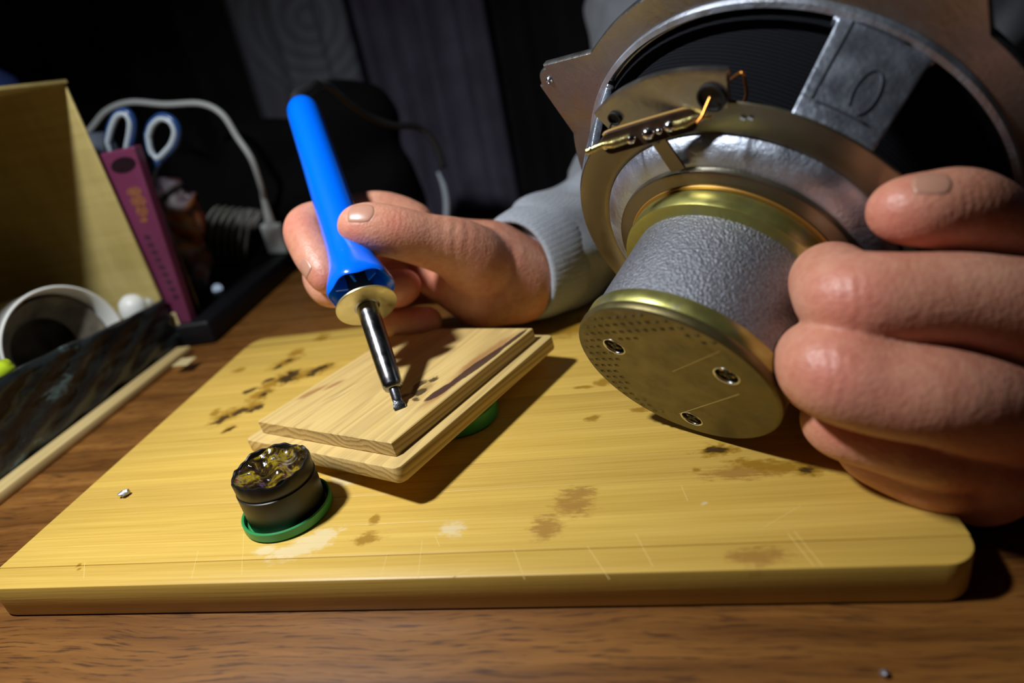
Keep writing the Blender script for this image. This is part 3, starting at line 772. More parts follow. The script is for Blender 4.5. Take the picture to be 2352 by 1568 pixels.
# recessed pocket (dark) and lit inner facet
def patch(pts, t, m, name, thick=.0002):
    P_ = [sp_rel(x, y, t) for x, y in pts]; Q = [p-D*thick for p in P_]; n_ = len(P_)
    fs = [tuple(range(n_)), tuple(range(2*n_-1, n_-1, -1))]+[(i, n_+i, n_+(i+1) % n_, (i+1) % n_) for i in range(n_)]
    return obj(name, P_+Q, fs, m, spk, smooth=False)
blackm = simple('hole_black', (.006, .006, .007), .7)
c = sp_rel(1635, 224, .0612); obj('wire_hole', *lathe([(0, -.0001), (.0041, -.0001), (.0041, .0009), (.0048, .0009), (.0048, -.0003), (0, -.0003)], frame(c, -D, E1), 32), blackm, spk, auto=40)
c = sp_rel(1412, 272, .0612); obj('wire_hole', *lathe([(0, -.0001), (.0021, -.0001), (.0021, .0007), (.0026, .0007), (.0026, -.0003), (0, -.0003)], frame(c, -D, E1), 32), blackm, spk, auto=40)
# terminal strip: bakelite plate, solder lugs, blobs
bake = simple('brown_bakelite', (.040, .022, .012), .4, var=.4, nscale=300)
tan = simple('lit_edge_tan', (.42, .25, .06), .5)  # pale tan paints the lamplight on the strip's upper edge
pc = sp_rel(1490, 303, .0545); px_ = (sp_rel(1580, 287, .0545)-sp_rel(1400, 318, .0545)); LN = px_.length
MT = frame(pc, -D*.45-FW*.6+UP*-.1, px_)
ts = obj('terminal_strip', *prism(rrect(-LN*.5, LN*.5, -.0038, .0038, .003), -.0007, .0007, MT, .0002, 1), bake, spk, auto=40)
obj('lit_strip_edge', *prism(rrect(-LN*.5, LN*.5, -.0040, .0040, .003)[1:11], -.0008, .0006, MT @ Matrix.Translation((0, .0003, 0)), 0), tan, ts, auto=40) if False else None
obj('lit_strip_edge', *tube([MT @ V((-LN*.5+.001, .0032, .0002)), MT @ V((-LN*.35, .0041, .0002)), MT @ V((LN*.35, .0041, .0002)), MT @ V((LN*.5-.001, .0032, .0002))], .00055, 8), tan, ts)
lugm = steel('tinned_lug', (.60, .50, .20), .28, .95, .3, 400, .4, 700)
tinm = steel('tin', (.72, .72, .70), .16, 1, .15, 500)
def lug(sx):
    x0 = sx*LN*.18; x1 = sx*(LN*.5+.0062)
    pts = [MT @ V((x0, 0, .0009)), MT @ V((sx*LN*.38, -.0002, .0012)), MT @ V((sx*LN*.5, .0003, .0013)), MT @ V((x1, -.0006, .0010))]
    obj('solder_lug', *tube(pts, [.0016, .0017, .0012, .0013], 10, flat=1), lugm, spk)
lug(-1); lug(1)
for x, r in ((-.0002, .0023), (-.0062, .0019), (.0072, .0021), (.0035, .0012), (-LN*.5-.004, .0014), (LN*.5+.005, .0015), (-LN*.5+.001, .0012), (LN*.5+.001, .0015)):
    obj('solder_blob', *ico(MT @ V((x, random.uniform(-.0006, .0004), .0012)), r, 3, (1, .9, .8), Mx=MT.to_3x3()), tinm, spk)
# bracket leg from strip down to the bowl
pA, pB = sp_rel(1512, 325, .0560), sp_rel(1558, 392, .0552); wd = V((.0028, 0, 0)); sd = (pB-pA).cross(D).normalized()*.0030
nn_ = D*.0008
vs = [pA-sd, pA+sd, pB+sd, pB-sd, pA-sd+nn_, pA+sd+nn_, pB+sd+nn_, pB-sd+nn_]
obj('bracket_leg', vs, [(0, 1, 2, 3), (4, 7, 6, 5), (0, 4, 5, 1), (1, 5, 6, 2), (2, 6, 7, 3), (3, 7, 4, 0)], flat_al, spk, smooth=False)
pC = MT @ V((0, -.003, -.0007)); 
obj('bracket_foot', *tube([pA, MT @ V((-.001, -.001, -.0009)), MT @ V((-.001, .002, -.0009))], .0014, 8, flat=1), flat_al, spk)
copper = simple('copper_wire', (.75, .30, .06), .3, .9)
obj('lead_wire', *tube([sp_rel(1632, 222, .0605), sp_rel(1622, 245, .058), sp_rel(1612, 268, .0555), sp_rel(1600, 283, .054)], .00055, 8), copper, spk)
obj('lead_wire', *tube([sp_rel(1672, 190, .071), sp_rel(1690, 174, .069), sp_rel(1706, 168, .068), sp_rel(1712, 190, .069), sp_rel(1715, 215, .070), sp_rel(1708, 236, .072)], .00055, 8), copper, spk)
obj('lead_wire', *tube([sp_rel(1404, 285, .0605), sp_rel(1398, 300, .057), sp_rel(1392, 318, .054)], .00045, 8), simple('dark_wire', (.02, .018, .015), .4), spk)

# ------------------------------------------------------------------ person: body (one mesh) + sweatshirt
skin = skin_mat()
def J(px, py, d, r): return (atd(px, py, d), r)
def chain(pts, sub=4):
    P_ = spline([p[0] for p in pts], sub); R_ = np.interp(np.arange(len(P_))/sub, range(len(pts)), [p[1] for p in pts])
    k = np.array([.25, .5, .25]); Rs = np.convolve(np.pad(R_, 1, mode='edge'), k, 'valid'); Rs[0] = R_[0]; Rs[-1] = R_[-1]
    return [(a, b, float(x), float(y)) for a, b, x, y in zip(P_, P_[1:], Rs, Rs[1:])]
def wrinkles(spots):        # transverse skin folds over the knuckles: (centre, direction of the finger, wavelength, depth, extent)
    def fn(P):
        out = np.zeros(P.shape[:-1], np.float32)
        for c, d_, wl_, amp, ext in spots:
            c = np.array(c, np.float32); d_ = np.array(V(d_).normalized(), np.float32); q = P-c; s_ = q @ d_
            g = np.exp(-(q*q).sum(-1)/(ext*ext)); out += amp*g*np.sin(6.2832*s_/wl_+.6*np.sin(900*q[..., 2]))
        return out
    return fn
# right hand of the person (left in the picture), gripping the iron
R_thumb = [J(820, 519, .3145, .0092), J(862, 524, .3150, .0108), J(915, 535, .3180, .0112), J(975, 552, .326, .0118), J(1050, 572, .338, .0150), J(1105, 610, .352, .0190)]
R_index = [J(752, 640, .3230, .0073), J(738, 610, .3270, .0083), J(716, 572, .3340, .0095), J(704, 522, .3460, .0103), J(770, 500, .3600, .0098), J(868, 484, .3680, .0100), J(950, 515, .372, .0125)]
R_mid = [J(775, 668, .3420, .0080), J(752, 655, .3460, .0090), J(745, 625, .3580, .0098), J(800, 590, .3720, .0098), J(900, 560, .380, .0105), J(975, 565, .384, .0125)]
R_ring = [J(932, 655, .3560, .0083), J(905, 665, .3630, .0088), J(850, 655, .3740, .0094), J(830, 625, .3850, .0096), J(930, 600, .390, .0105), J(1000, 605, .392, .0125)]
R_pin = [J(985, 738, .3680, .0076), J(950, 742, .3740, .0080), J(895, 735, .3850, .0084), J(880, 690, .3930, .0086), J(960, 660, .395, .0095), J(1025, 650, .396, .0115)]
R_ring2 = [J(1000, 680, .3640, .0078), J(960, 672, .370, .0085), J(910, 680, .378, .0085), J(960, 650, .385, .009)]
R_palm = [(J(975, 540, .375, .0125), J(1120, 590, .372, .0200)), (J(985, 565, .384, .0125), J(1120, 610, .378, .0205)), (J(1000, 605, .392, .0125), J(1120, 635, .382, .0205)),
          (J(1025, 650, .394, .0120), J(1115, 665, .382, .0185)), (J(1050, 575, .345, .0140), J(1125, 620, .362, .0215)), (J(1120, 620, .366, .0225), J(1190, 645, .375, .0225)), (J(1190, 645, .375, .0215), J(1330, 590, .45, .0270)), (J(1000, 640, .378, .011), J(1100, 680, .368, .0165))]
palmR = [(a[0], b[0], a[1], b[1]) for a, b in R_palm]
GR = [(chain(R_thumb), .004), (chain(R_index), .004), (chain(R_mid), .004), (chain(R_ring), .004), (chain(R_pin), .004), (palmR, .012)]
def groove(px, py, d0, px2, py2, d1, r=.0007): return ((atd(px, py, d0), atd(px2, py2, d1), r, r), .0012)
carveR = []
dR = wrinkles([(atd(905, 505, .306), atd(915, 535, .318)-atd(862, 524, .315), .0028, .00013, .0065), (atd(1040, 540, .324), RT, .0060, .00018, .010)])
vR, fR = surf_nets(GR, .0018, .0008, carveR, disp=dR)
# left hand of the person (right in the picture), round the magnet
L_idx = [(SP(-60, .0455, .040), .0080), (SP(-42, .0470, .041), .0092), J(1902, 652, .2120, .0108), J(1945, 688, .1920, .0122), J(2050, 690, .186, .0115), J(2200, 690, .184, .0118), J(2330, 715, .186, .0135), J(2440, 730, .190, .0155)]
L_mid = [(SP(-42, .0480, .026), .0084), J(1872, 830, .2080, .0110), J(1912, 852, .1900, .0126), J(2020, 890, .184, .0118), J(2160, 912, .180, .0120), J(2290, 945, .187, .0132), J(2380, 965, .210, .0160)]
L_rng = [J(1912, 950, .2200, .0080), J(1935, 972, .2070, .0096), J(2050, 1003, .1990, .0098), J(2150, 1028, .196, .0102), J(2265, 1045, .204, .0118)]
L_pin = [J(1965, 1020, .2240, .0060), J(2005, 1043, .2140, .0074), J(2080, 1073, .2080, .0082), J(2165, 1100, .204, .0090), J(2235, 1105, .209, .0104)]
L_thumb = [J(2054, 484, .1920, .0064), J(2088, 482, .1890, .0072), J(2135, 482, .1875, .0079), J(2200, 482, .1900, .0102), J(2262, 520, .1960, .0116), J(2340, 600, .2060, .0130), J(2430, 700, .216, .0170), J(2500, 810, .232, .0225)]
wl = J(2640, 900, .33, .0270)
L_palm = [(L_idx[-1], J(2600, 790, .29, .0240)), (L_mid[-1], J(2620, 880, .29, .0240)), (L_rng[-1], J(2560, 940, .285, .0230)), (L_pin[-1], J(2520, 1000, .285, .0220)), (J(2480, 800, .226, .0230), wl), (J(2560, 900, .285, .0240), wl), (L_pin[-1], L_rng[-1]), (L_mid[-1], L_rng[-1]), (wl, J(2760, 850, .44, .0300)), (J(2440, 760, .215, .0160), J(2560, 900, .285, .0240)), (J(2370, 980, .205, .0150), J(2560, 930, .285, .0230))]
palmL = [(a[0], b[0], a[1], b[1]) for a, b in L_palm]
GL = [(chain(L_thumb), .005), (chain(L_idx), .005), (chain(L_mid), .005), (chain(L_rng), .005), (chain(L_pin), .005), (palmL, .014)]
carveL = []
def crease(P0, P1, r=.0006, k=.0012): carveL.append(((P0, P1, r, r), k))
dL = wrinkles([(atd(1955, 680, .180), RT, .0028, .00017, .0065), (atd(1922, 850, .178), RT, .0028, .00017, .0065), (atd(1950, 975, .197), RT, .0026, .00012, .005), (atd(2215, 465, .176), RT, .0028, .00013, .006)])
vL, fL = surf_nets(GL, .0014, .0009, carveL, disp=dL)
# arms and torso, inside the clothes
sR = V((.31, .69, .27)); sL = V((.69, .66, .27))
eR = V((.30, .47, .045)); eL = V((.80, .30, .045))
wR, wL_ = atd(1330, 590, .45), atd(2760, 850, .44)
AR = [([(wR, eR, .027, .034), (eR, sR, .036, .048), (wL_, eL, .030, .036), (eL, sL, .038, .050), (sR, sL, .06, .06), (V((.50, .70, -.12)), V((.50, .72, .25)), .085, .085), (V((.50, .70, .28)), V((.50, .68, .40)), .05, .048)], .05)]
vA, fA = surf_nets(AR, .01, .006)
nR, nL = len(vR), len(vL)
bodyv = np.concatenate([vR, vL, vA]); bodyf = np.concatenate([fR, fL+nR, fA+nR+nL])
person = thing('person', 'person in a grey sweatshirt holding the blue iron and the loudspeaker', 'person', (.50, .64, FZ))
body = mesh_np('body', bodyv, bodyf, skin, person)
bl = np.zeros(len(bodyv))
for c, e in ((atd(1950, 690, .180), .010), (atd(1915, 860, .178), .010), (atd(1945, 985, .197), .007), (atd(2064, 495, .186), .009), (atd(2200, 1110, .196), .010), (atd(2280, 960, .178), .010),
             (atd(815, 540, .308), .008), (atd(690, 530, .338), .009), (atd(905, 515, .308), .006), (atd(1150, 600, .350), .008), (atd(745, 655, .318), .006), (atd(960, 690, .355), .014)):
    bl = np.maximum(bl, .55*np.exp(-((bodyv-np.array(c))**2).sum(1)/(e*e)))
body.data.attributes.new('blush', 'FLOAT', 'POINT').data.foreach_set('value', bl.astype(np.float32)) if len(body.data.vertices) == len(bl) else None
# nails
nail_m, nt, b = mat('fingernail'); setp(b, color=(.50, .25, .17), rough=.33, sss=.2, coat=.2); b.inputs['Subsurface Scale'].default_value = .002
def nail(groups, kout, center, toward, tdir, length, width, lift=.0003, parent=None):
    """a thin curved plate laid on the body's surface: tdir runs to the fingertip, toward points out of the nail"""
    tdir = V(tdir).normalized(); nrm = V(toward); nrm = (nrm-tdir*nrm.dot(tdir)).normalized(); side = tdir.cross(nrm)
    nu, nv = 14, 12; P_ = []
    for i in range(nu+1):
        for j in range(nv+1):
            u = -1+2*i/nu; vv = -1+2*j/nv
            wdt = width*.5*(1-.16*max(0, -u)**2.5*1.4 - .10*max(0, u)**3)
            ext = length*.5*(u if u < 0 else u*(1-.18*vv*vv)) if u > 0 else length*.5*u*(1-.30*vv*vv)
            P_.append(V(center)+nrm*.012+tdir*ext+side*vv*wdt)
    X = np.array([tuple(p) for p in P_], np.float32); nd = np.array(tuple(nrm), np.float32)
    for _ in range(40):
        d_ = sd_eval(X, groups, kout); X = X - nd*np.clip(d_, -.004, .02)[:, None]*.8
    out = []
    for i in range(nu+1):
        for j in range(nv+1):
            u = -1+2*i/nu; vv = -1+2*j/nv; edge = max(abs(u), abs(vv))
            l_ = lift*(1-.9*max(0, edge-.8)/.2) - (.0003 if edge > .99 else 0) + (.0004*max(0, u-.6) if u > .6 else 0)
            out.append(V(X[i*(nv+1)+j].tolist())+nrm*l_)
    fs = []
    for i in range(nu):
        for j in range(nv): k = i*(nv+1)+j; fs.append((k, k+1, k+nv+2, k+nv+1))
    o = obj('fingernail', out, fs, nail_m, parent); m_ = o.modifiers.new('t', 'SOLIDIFY'); m_.thickness = .0003; m_.offset = -1; return o
tow = -FW
nail(GR, .0022, atd(838, 512, .314), tow+UP*.35, atd(790, 508, .314)-atd(870, 518, .314), .0138, .0120, parent=person)
nail(GR, .0022, atd(733, 625, .327), tow*.8-RT*.35, atd(755, 665, .322)-atd(722, 600, .331), .0100, .0090, parent=person)
nail(GL, .0016, atd(2130, 466, .187), UP*.40+tow*1.0, atd(2060, 480, .192)-atd(2150, 478, .1875), .0105, .0088, parent=person)

# sweatshirt
def wr(P):
    n = np.zeros(P.shape[:-1], np.float32)
    for fx, fy, fz, a, ph_ in ((70, 40, 90, .0022, 0), (-55, 80, 60, .0020, 1.3), (120, -60, 130, .0012, 2.1), (38, 22, -45, .0028, .7), (-170, 150, 110, .0007, 4)):
        n += a*np.sin(P[..., 0]*fx+P[..., 1]*fy+P[..., 2]*fz+ph_+1.2*np.sin(P[..., 2]*35+P[..., 0]*20))
    return n
cloth = cloth_mat()
c0, c1, c2, c3 = atd(1180, 622, .374), atd(1262, 585, .402), atd(1350, 560, .455), eR+V((0, 0, .004))
arm_dir = (c1-c0).normalized()
SW = [([(c0+arm_dir*.037, c0+arm_dir*.05, .0345, .0385), (c0+arm_dir*.05, c2, .0385, .0420)], .006), ([(c2, c3, .0420, .050), (c3, sR, .052, .066)], .03),
      ([(atd(2720, 880, .40), eL, .036, .046), (eL, sL, .050, .068)], .03),
      ([(sR, sL, .075, .075), (V((.42, .71, -.14)), V((.42, .70, .24)), .125, .130), (V((.58, .71, -.14)), V((.58, .70, .24)), .125, .130)], .05)]
openR = [((atd(2640, 900, .33), atd(2720, 880, .40), .031, .031), .003)]
vS, fS = surf_nets(SW, .02, .0036, openR, disp=wr)
sw = mesh_np('sweatshirt', vS, fS, cloth, person)
sm_ = sw.modifiers.new('smooth', 'SMOOTH'); sm_.factor = .5; sm_.iterations = 2
# ribbed cuff with rolled edge
Mc = frame(c0, arm_dir, UP)
def rib(k, a, r, h): return r*(1+.004*math.sin(60*a))*(1+.03*math.sin(3*a+.5)), h+.0012*math.sin(2*a)
cuff = obj('cuff', *lathe([(.0275, .014), (.0272, .002), (.0280, -.0016), (.0298, -.0024), (.0312, -.0004), (.0334, .008), (.0350, .018), (.0356, .026), (.0350, .031), (.0320, .034)], Mc, 176, jag=rib), cloth, sw)

# ------------------------------------------------------------------ cardboard box (open towards the board)
card, nt, b = mat('cardboard')
g = noise(nt, coords(nt, (60, 60, 12)), 1, 4); g2 = noise(nt, coords(nt, (10, 10, 240)), 1, 3)
lk(nt, mix(nt, .2, ramp(nt, g, [(.3, (.32, .25, .07)), (.7, (.44, .355, .12))]), ramp(nt, g2, [(.35, (.38, .29, .11)), (.65, (.60, .48, .21))])), b.inputs['Base Color']); setp(b, rough=.75); bump(nt, b, g2, .35, .0005)
marb, nt, b = mat('marbled_black_paper')
g = noise(nt, coords(nt, (22, 9, 22)), 1, 7, .68, 1.8)
lk(nt, ramp(nt, g, [(.40, (.004, .005, .005)), (.54, (.018, .024, .024)), (.60, (.012, .014, .014)), (.66, (.10, .16, .16)), (.70, (.02, .03, .03)), (.80, (.16, .15, .17))]), b.inputs['Base Color']); setp(b, rough=.25, coat=.2)
bump(nt, b, g, .25, .001)
BX, BY, BH = -.090, .262, .202
bx = thing('cardboard_box', 'open cardboard box on its base at the left with black marbled front lip', 'box', (-.19, .10, TZ))
v, f = box(-.30, BX, BY-.0022, BY, TZ, TZ+BH, .0006, 1); obj('end_wall', v, f, card, bx, auto=40)
v, f = box(-.30, -.298, -.08, BY, TZ, TZ+BH, .0006, 1); obj('back_wall', v, f, card, bx, auto=40)
v, f = box(-.30, BX+.001, -.08, BY+.001, TZ+BH-.0022, TZ+BH+.0006, .0006, 1); obj('top_wall', v, f, card, bx, auto=40)
v, f = box(-.30, BX, -.08, BY, TZ+.0001, TZ+.0022, .0006, 1); obj('bottom_wall', v, f, card, bx, auto=40)
# lip: slightly leaning, higher towards the viewer, softly creased paper
ny, nz = 90, 12; vs = []; fs = []
for j in range(nz+1):
    for i in range(ny+1):
        y = -.08+(BY+.080)*i/ny; hh = .0415+(BY-y)*.085; z = hh*j/nz
        x = BX + .0015 + .0011*math.sin(60*y+3*j)+.0008*math.sin(170*y-40*z*10) + .004*(BY-y)*(1-j/nz)
        vs.append((x, y, TZ+z))
for j in range(nz):
    for i in range(ny): k = j*(ny+1)+i; fs.append((k, k+1, k+ny+2, k+ny+1))
o = obj('front_lip', vs, fs, marb, bx); tag(o, 'black marbled paper front lip'); m_ = o.modifiers.new('t', 'SOLIDIFY'); m_.thickness = .0025; m_.offset = -1
v, f = box(BX+.004, BX+.0165, -.08, .250, TZ+.0001, TZ+.0062, .0012, 2)
obj('base_strip', v, f, wood_mat('pale_strip', (.36, .25, .09), (.50, .37, .15), (.62, .48, .22), (300, 8, 100), .6), bx, auto=40)
tape_m = simple('beige_tape', (.52, .42, .20), .5)
v, f = box(-.009, .006, -.0004, .0004, -.007, .007, .0002, 1, Matrix.Translation(atd(415, 775, .4845)) @ Matrix.Rotation(.2, 4, 'Y')); 
p1 = at(422, 842, TZ+.004)
v2, f2 = box(p1.x-.006, p1.x+.007, p1.y-.004, p1.y+.008, TZ+.0064, TZ+.0074, .0003, 1); obj('tape_tab', v2, f2, tape_m, bx, auto=40)
v2, f2 = box(BX-.002, BX+.0045, BY+.0005, BY+.0013, TZ+.012, TZ+.030, .0003, 1); obj('tape_tab', v2, f2, tape_m, bx, auto=40)

# white roll / cup lying in the box
wp, nt, b = mat('white_plastic'); setp(b, color=(.70, .72, .68), rough=.4, sss=.1); b.inputs['Subsurface Scale'].default_value = .004
rc = V((-.1310, .170, .0185)); rc = atx(158, 790, -.118); 
ax_ = V((-.35, .93, .02)).normalized()
fac_ = V((.93, -.24, .12)).normalized()
Mr = frame(rc, -fac_, (0, 0, 1)); RR = .0400
cup = thing('white_cup', 'white plastic cup lying on its side in the cardboard box', 'cup', (rc.x, rc.y, TZ+.0025))
obj('cup_wall', *lathe([(RR-.0015, .001), (RR-.0002, -.0006), (RR+.0009, 0), (RR+.0008, .0018), (RR-.0004, .003), (RR-.0028, .060), (RR-.0038, .0615), (0, .0615), (0, .060), (RR-.0050, .0595), (RR-.0030, .010)], Mr, 96, close=True), wp, cup, auto=50)
# added liner: shaded cup interior with blurry contents put into its colour
obj('dark_liner', *lathe([(RR-.018, .030), (RR-.0050, .012), (RR-.0055, .058), (0, .058)], Mr @ Matrix.Translation((-.0005, 0, 0)), 64), simple('cup_interior_shade', (.12, .10, .07), .8, var=.7, nscale=60), cup, auto=50)
wb = thing('white_tube', 'small rounded white tube standing in the far corner of the box', 'tube', atx(318, 705, -.112))
Mw = frame(atx(315, 735, -.112), V((.25, -.1, 1)), (1, 0, 0))
obj('tube_body', *lathe([(0, -.012), (.0085, -.012), (.0098, -.010), (.0100, .010), (.0088, .0165), (.005, .0205), (0, .0215)], Mw, 40), wp, wb)
Mw2 = frame(atx(348, 722, -.104), V((.25, .1, 1)), (1, 0, 0))
obj('tube_cap', *lathe([(0, -.012), (.0050, -.012), (.0055, .010), (.0040, .0140), (0, .0150)], Mw2, 32), simple('grey_plastic', (.32, .31, .24), .4), wb)
g3 = atx(12, 842, -.102); o = obj('highlighter', *tube([g3-V((0, .06, .006)), g3-V((0, .004, .001)), g3], [.006, .006, .004], 20, smooth=3), simple('yellow_green', (.45, .62, .02), .4), loc=g3)
tag(o, 'yellow-green pen end lying behind the black lip at the frame edge', 'pen')

# ------------------------------------------------------------------ pink case with scissors
pk, nt, b = mat('pink_card'); n_ = noise(nt, coords(nt), 20, 3)
lk(nt, ramp(nt, n_, [(.3, (.11, .021, .055)), (.7, (.155, .030, .080))]), b.inputs['Base Color']); setp(b, rough=.4)
Y0 = .2655
pcase = thing('pink_case', 'narrow pink card case standing behind the cardboard box', 'case', (-.088, Y0+.004, TZ))
tr, trl = aty(306, 336, Y0), None
x1t, zt = tr.x, tr.z; br = aty(455, 790, Y0)
x1b = br.x; wdt = .034
vs = [(x1b-wdt, Y0, TZ), (x1b, Y0, TZ), (x1t, Y0, zt), (x1t-wdt, Y0, zt-.001), (x1b-wdt, Y0+.009, TZ), (x1b, Y0+.009, TZ), (x1t, Y0+.009, zt), (x1t-wdt, Y0+.009, zt-.001)]
o = obj('case_body', vs, [(0, 1, 2, 3), (5, 4, 7, 6), (1, 5, 6, 2), (4, 0, 3, 7), (3, 2, 6, 7), (4, 5, 1, 0)], pk, pcase, smooth=False)
bv = o.modifiers.new('b', 'BEVEL'); bv.width = .0012; bv.segments = 2
def ydisc(px, py, rx, rz, name, m, rot=0, par=pcase):
    c = aty(px, py, Y0-.0003); vs = [c]+[c+V((rx*math.cos(t)*math.cos(rot)-rz*math.sin(t)*math.sin(rot), 0, rx*math.cos(t)*math.sin(rot)+rz*math.sin(t)*math.cos(rot))) for t in [2*math.pi*k/32 for k in range(32)]]
    n_ = len(vs); vs += [p+V((0, .0003, 0)) for p in vs]
    fs = [(0, 1+(k+1) % 32, 1+k) for k in range(32)]+[(1+k, 1+(k+1) % 32, n_+1+(k+1) % 32, n_+1+k) for k in range(32)]
    return obj(name, vs, fs, m, par, smooth=False)
ydisc(283, 379, .0105, .0052, 'oval_window', simple('dark_oval', (.012, .004, .008), .4), .12)
gold = simple('gold_print', (.20, .07, .035), .5, var=.5, nscale=500)
for (px, py, rx, rz) in ((308, 440, .0060, .0035), (318, 462, .0062, .0042), (326, 485, .0050, .0040), (330, 505, .0034, .002)): ydisc(px, py, rx, rz, 'gold_print', gold)
inkd = simple('dark_print', (.05, .012, .03), .5)
for k in range(9):
    ydisc(338+k*8.2, 545+k*17, .0028, .0019, 'dark_print', inkd)

sc_b = simple('blue_handle', (.012, .045, .15), .35); sc_w = simple('pale_grip', (.32, .38, .42), .4)
YS = Y0+.017
scs = thing('scissors', 'scissors with pale blue ring handles standing behind the pink case', 'scissors', (-.088, YS, TZ))
def loop(pts, r1, r2, y):
    P_ = [aty(px, py, y) for px, py in pts]; P_.append(P_[0])
    obj('handle_ring', *tube(P_, r1, 12, caps=False, smooth=6), sc_b, scs)
    Q = []; c = sum((p for p in P_[:-1]), V((0, 0, 0)))/(len(P_)-1)
    for p in P_: Q.append(p+(c-p).normalized()*.0013+V((0, -.0016, 0)))
    obj('ring_liner', *tube(Q, r2, 12, caps=False, smooth=6), sc_w, scs)
loop([(248, 330), (256, 290), (272, 262), (292, 258), (304, 275), (305, 300), (300, 330), (290, 356), (258, 356)], .0030, .0022, YS)
loop([(340, 312), (350, 284), (372, 268), (396, 276), (408, 300), (402, 330), (384, 352), (364, 366), (348, 348)], .0030, .0022, YS+.004)
obj('shank', *tube([aty(366, 366, YS+.004), aty(352, 395, YS+.004), aty(348, 430, YS+.003), aty(352, 480, YS+.001)], [.0034, .0032, .0030, .0026], 12), sc_b, scs)
obj('shank', *tube([aty(275, 356, YS), aty(300, 400, YS), aty(335, 460, YS)], [.003, .003, .003], 12), sc_b, scs)
pbl = aty(352, 475, YS+.001)
vs = [pbl+V((-.006, 0, 0)), pbl+V((.006, 0, 0)), V((pbl.x+.001, YS+.001, TZ+.0005)), pbl+V((-.006, .0015, 0)), pbl+V((.006, .0015, 0)), V((pbl.x+.001, YS+.0025, TZ+.0005))]
obj('blade', vs, [(0, 1, 2), (5, 4, 3), (0, 3, 4, 1), (1, 4, 5, 2), (2, 5, 3, 0)], chrome, scs, smooth=False)

# ------------------------------------------------------------------ background clutter
# white cable with plug
YC = .40
def ac(px, py, y=YC): return aty(px, py, y)
wc = simple('white_cable_plastic', (.44, .46, .45), .45)
cab = thing('charging_cable', 'white cable arching behind the scissors down to its flat plug', 'cable', ac(640, 590, .44))
obj('cable', *tube([aty(150, 350, .40), aty(205, 300, .40), aty(245, 255, .40), aty(300, 235, .40), ac(380, 240), ac(460, 238), ac(510, 262), ac(545, 315), ac(578, 365), ac(598, 420, .41), ac(606, 450, .42)], .0026, 12), wc, cab)
obj('cable_neck', *tube([ac(603, 444, .42), ac(612, 478, .425), ac(622, 515, .43)], [.0022, .0036, .0052], 12), wc, cab)
pq = ac(632, 548, .432); pd = (ac(650, 596, .44)-ac(618, 500, .428)).normalized()
Mq = frame(pq, pd, RT); v, f = box(-.0105, .0105, -.004, .004, -.0170, .0165, .003, 3, Mq); obj('plug_body', v, f, wc, cab)
obj('plug_mark', *lathe([(0, 0), (.0016, 0), (.0018, -.0003), (0, -.0003)], frame((Mq @ V((0, -.0041, .003))) if (Mq.to_3x3() @ V((0, -1, 0))).dot(FW) < 0 else (Mq @ V((0, .0041, .003))), (Mq.to_3x3() @ V((0, 1, 0))), RT), 20), simple('mark_grey', (.2, .21, .21), .5), cab)
# black flat device with a round button, lying behind
dv = simple('black_gloss', (.004, .004, .005), .5, spec=.25)
q1, q2 = at(440, 850, TZ), at(692, 618, TZ); ed = (q2-q1).normalized(); pr = V((-ed.y, ed.x, 0))
dev = thing('black_tray', 'flat black case lying on the desk behind the pink case', 'case', (q1+q2)/2)
q1 = q1+ed*.045
Md = frame(q1, (0, 0, 1), ed); v, f = box(0, (q2-q1).length+.02, .004, .20, .0002, .020, .003, 2, Md); obj('case_shell', v, f, dv, dev, auto=50)
led_m, nt_, b_ = mat('small_lamp'); setp(b_, color=(.4, .45, .5)); b_.inputs['Emission Color'].default_value = (.55, .7, .9, 1); b_.inputs['Emission Strength'].default_value = .45; bt = atd(500, 665, 1); d_ = ray(500, 665); zt_ = TZ+.0203; pb_ = at(500, 665, zt_)
obj('button', *ico(pb_+V((0, 0, .001)), .0042, 3), led_m, dev)
# coil of ribbed pale cable on it
coilm = simple('pale_ribbed', (.20, .20, .17), .6)
coil = thing('ribbed_coil', 'coil of pale ribbed cable on the black case beside the white plug', 'coil', ac(520, 600, .43))
for k in range(7):
    x0 = 478+k*13; P_ = [ac(x0+16-k*2, 625+k*4, .425), ac(x0-10+k*3, 575, .42), ac(x0-8+k*4, 520, .42), ac(x0+12+k*4, 482+k*1.5, .43), ac(x0+40+k*3, 470+k*2, .45)]
    obj('cable_turn', *tube(P_, .0014, 8), coilm, coil)
cc2 = ac(575, 505, .44)
coil2 = obj('crumpled_tissue', *ico(cc2, .0115, 3, (1.4, .8, 1.0), .06), simple('tissue_grey', (.16, .15, .14), .8), loc=cc2); tag(coil2, 'small crumpled pale wad between ribbed coil and white plug', 'wad')
# orange and white snack packet
pkt, nt, b = mat('packet_foil'); n_ = noise(nt, coords(nt), 28, 3, .5, 1)
lk(nt, ramp(nt, n_, [(.40, (.05, .006, .003)), (.47, (.24, .07, .003)), (.53, (.17, .15, .17)), (.60, (.035, .012, .02)), (.7, (.14, .035, .003))]), b.inputs['Base Color']); setp(b, rough=.4)
nx, nz = 26, 30; vs = []; fs = []; yk = .36
for j in range(nz+1):
    for i in range(nx+1):
        u, t = i/nx, j/nz; px = 345+110*u+30*(1-t); py = 640-220*t+20*u
        p = aty(px, py, yk); bul = .014*math.sin(math.pi*u)*math.sin(math.pi*t)**.5
        vs.append(p+V((0, -bul+.002*math.sin(9*u+14*t), 0)))
for j in range(nz):
    for i in range(nx): k = j*(nx+1)+i; fs.append((k, k+1, k+nx+2, k+nx+1))
o = obj('snack_packet', vs, fs, pkt, loc=aty(410, 640, yk)); m_ = o.modifiers.new('t', 'SOLIDIFY'); m_.thickness = .012; m_.offset = 1
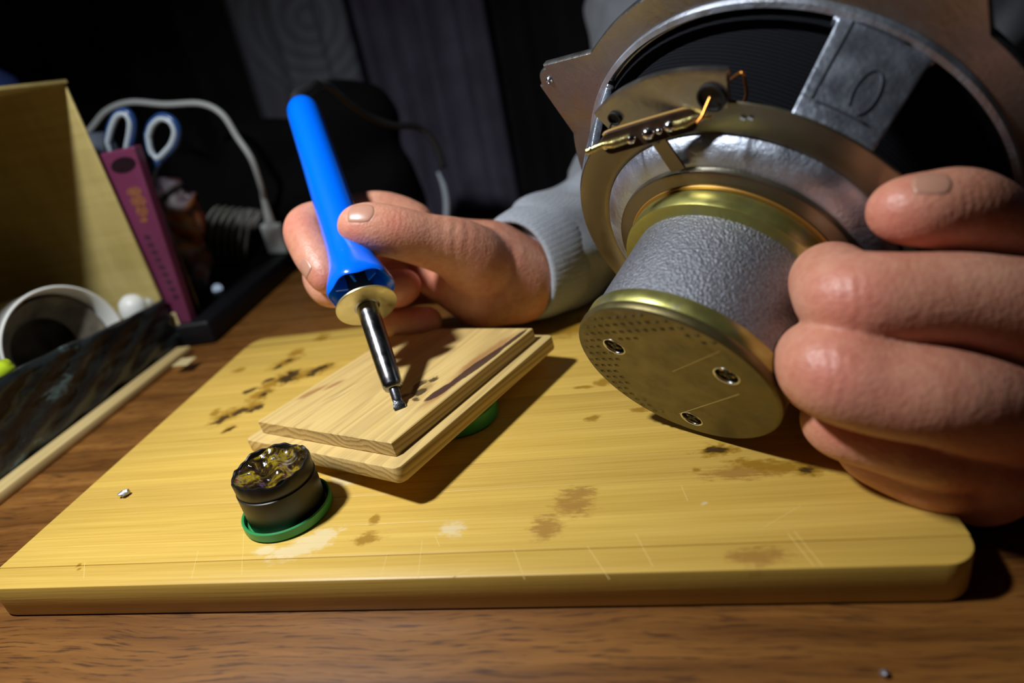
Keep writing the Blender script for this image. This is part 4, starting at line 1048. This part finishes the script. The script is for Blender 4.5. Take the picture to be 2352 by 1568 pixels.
tag(o, 'crinkled orange and white packet right of the pink case', 'packet')
# black bag-like mass behind the iron
bag_m = simple('black_nylon', (.0025, .0025, .003), .95, bmp=.4, bscale=60, bdist=.003, spec=.1)
def bagdisp(P): return (.006*np.sin(P[..., 0]*60+2*np.sin(P[..., 2]*40))+.005*np.sin(P[..., 2]*75+P[..., 1]*30)).astype(np.float32)
YB = .485
BGs = [([(aty(800, 250, YB), aty(850, 300, YB), .030, .030), (aty(850, 222, YB), aty(790, 250, YB), .016, .018), (aty(730, 300, YB), aty(600, 400, YB), .022, .04), (aty(800, 320, YB), aty(800, 520, YB), .035, .045), (aty(640, 400, YB), aty(600, 560, YB), .04, .045), (aty(470, 430, YB), aty(480, 600, YB), .035, .045), (aty(860, 360, YB), aty(900, 560, YB), .03, .04)], .03)]
vB, fB = surf_nets(BGs, .01, .005, disp=bagdisp, floor=TZ+.0005)
bag = mesh_np('black_bag', vB, fB, bag_m, loc=(-.05, .485, TZ)); tag(bag, 'shapeless black bag behind the iron handle, in front of the curtain', 'bag')
# second low dark heap to the right behind the hand
BG2 = [([(aty(1080, 470, .62), aty(1260, 440, .62), .05, .06), (aty(1100, 520, .60), V((.12, .62, -.15)), .05, .07), (aty(1250, 480, .62), V((.22, .64, -.15)), .06, .07)], .03)]
# pale-ended cable hanging at the right of the iron
o = obj('thin_cable', *tube([aty(1006, 395, .50), aty(1020, 430, .50), aty(1026, 470, .50), aty(1024, 520, .50)], [.0015, .0030, .0034, .0034], 12), simple('pale_blue_cable', (.42, .48, .54), .35), loc=aty(1024, 520, .5)); tag(o, 'short pale cable end standing up behind the hand that holds the blue iron', 'cable')
bp_ = aty(-36, 155, .40); bh_ = bp_.z-TZ
o = obj('blue_bottle', *lathe([(0, 0), (.022, 0), (.024, .004), (.024, bh_-.03), (.020, bh_-.012), (.010, bh_-.002), (0, bh_)], Matrix.Translation((bp_.x, .40, TZ)), 40), simple('dark_blue_plastic', (.03, .05, .16), .25), loc=(bp_.x, .40, TZ)); tag(o, 'dark blue bottle top behind the cardboard box at the left edge', 'bottle')
o = obj('dark_roll', *lathe([(0, 0), (.020, 0), (.022, .003), (.022, .150), (.018, .165), (0, .168)], Matrix.Translation(V((aty(165, 260, .33).x, .33, TZ))), 40), simple('slate_plastic', (.10, .12, .16), .5), loc=(aty(165, 260, .33).x, .33, TZ)); tag(o, 'slate-grey cylinder just behind the top corner of the cardboard box', 'cylinder')
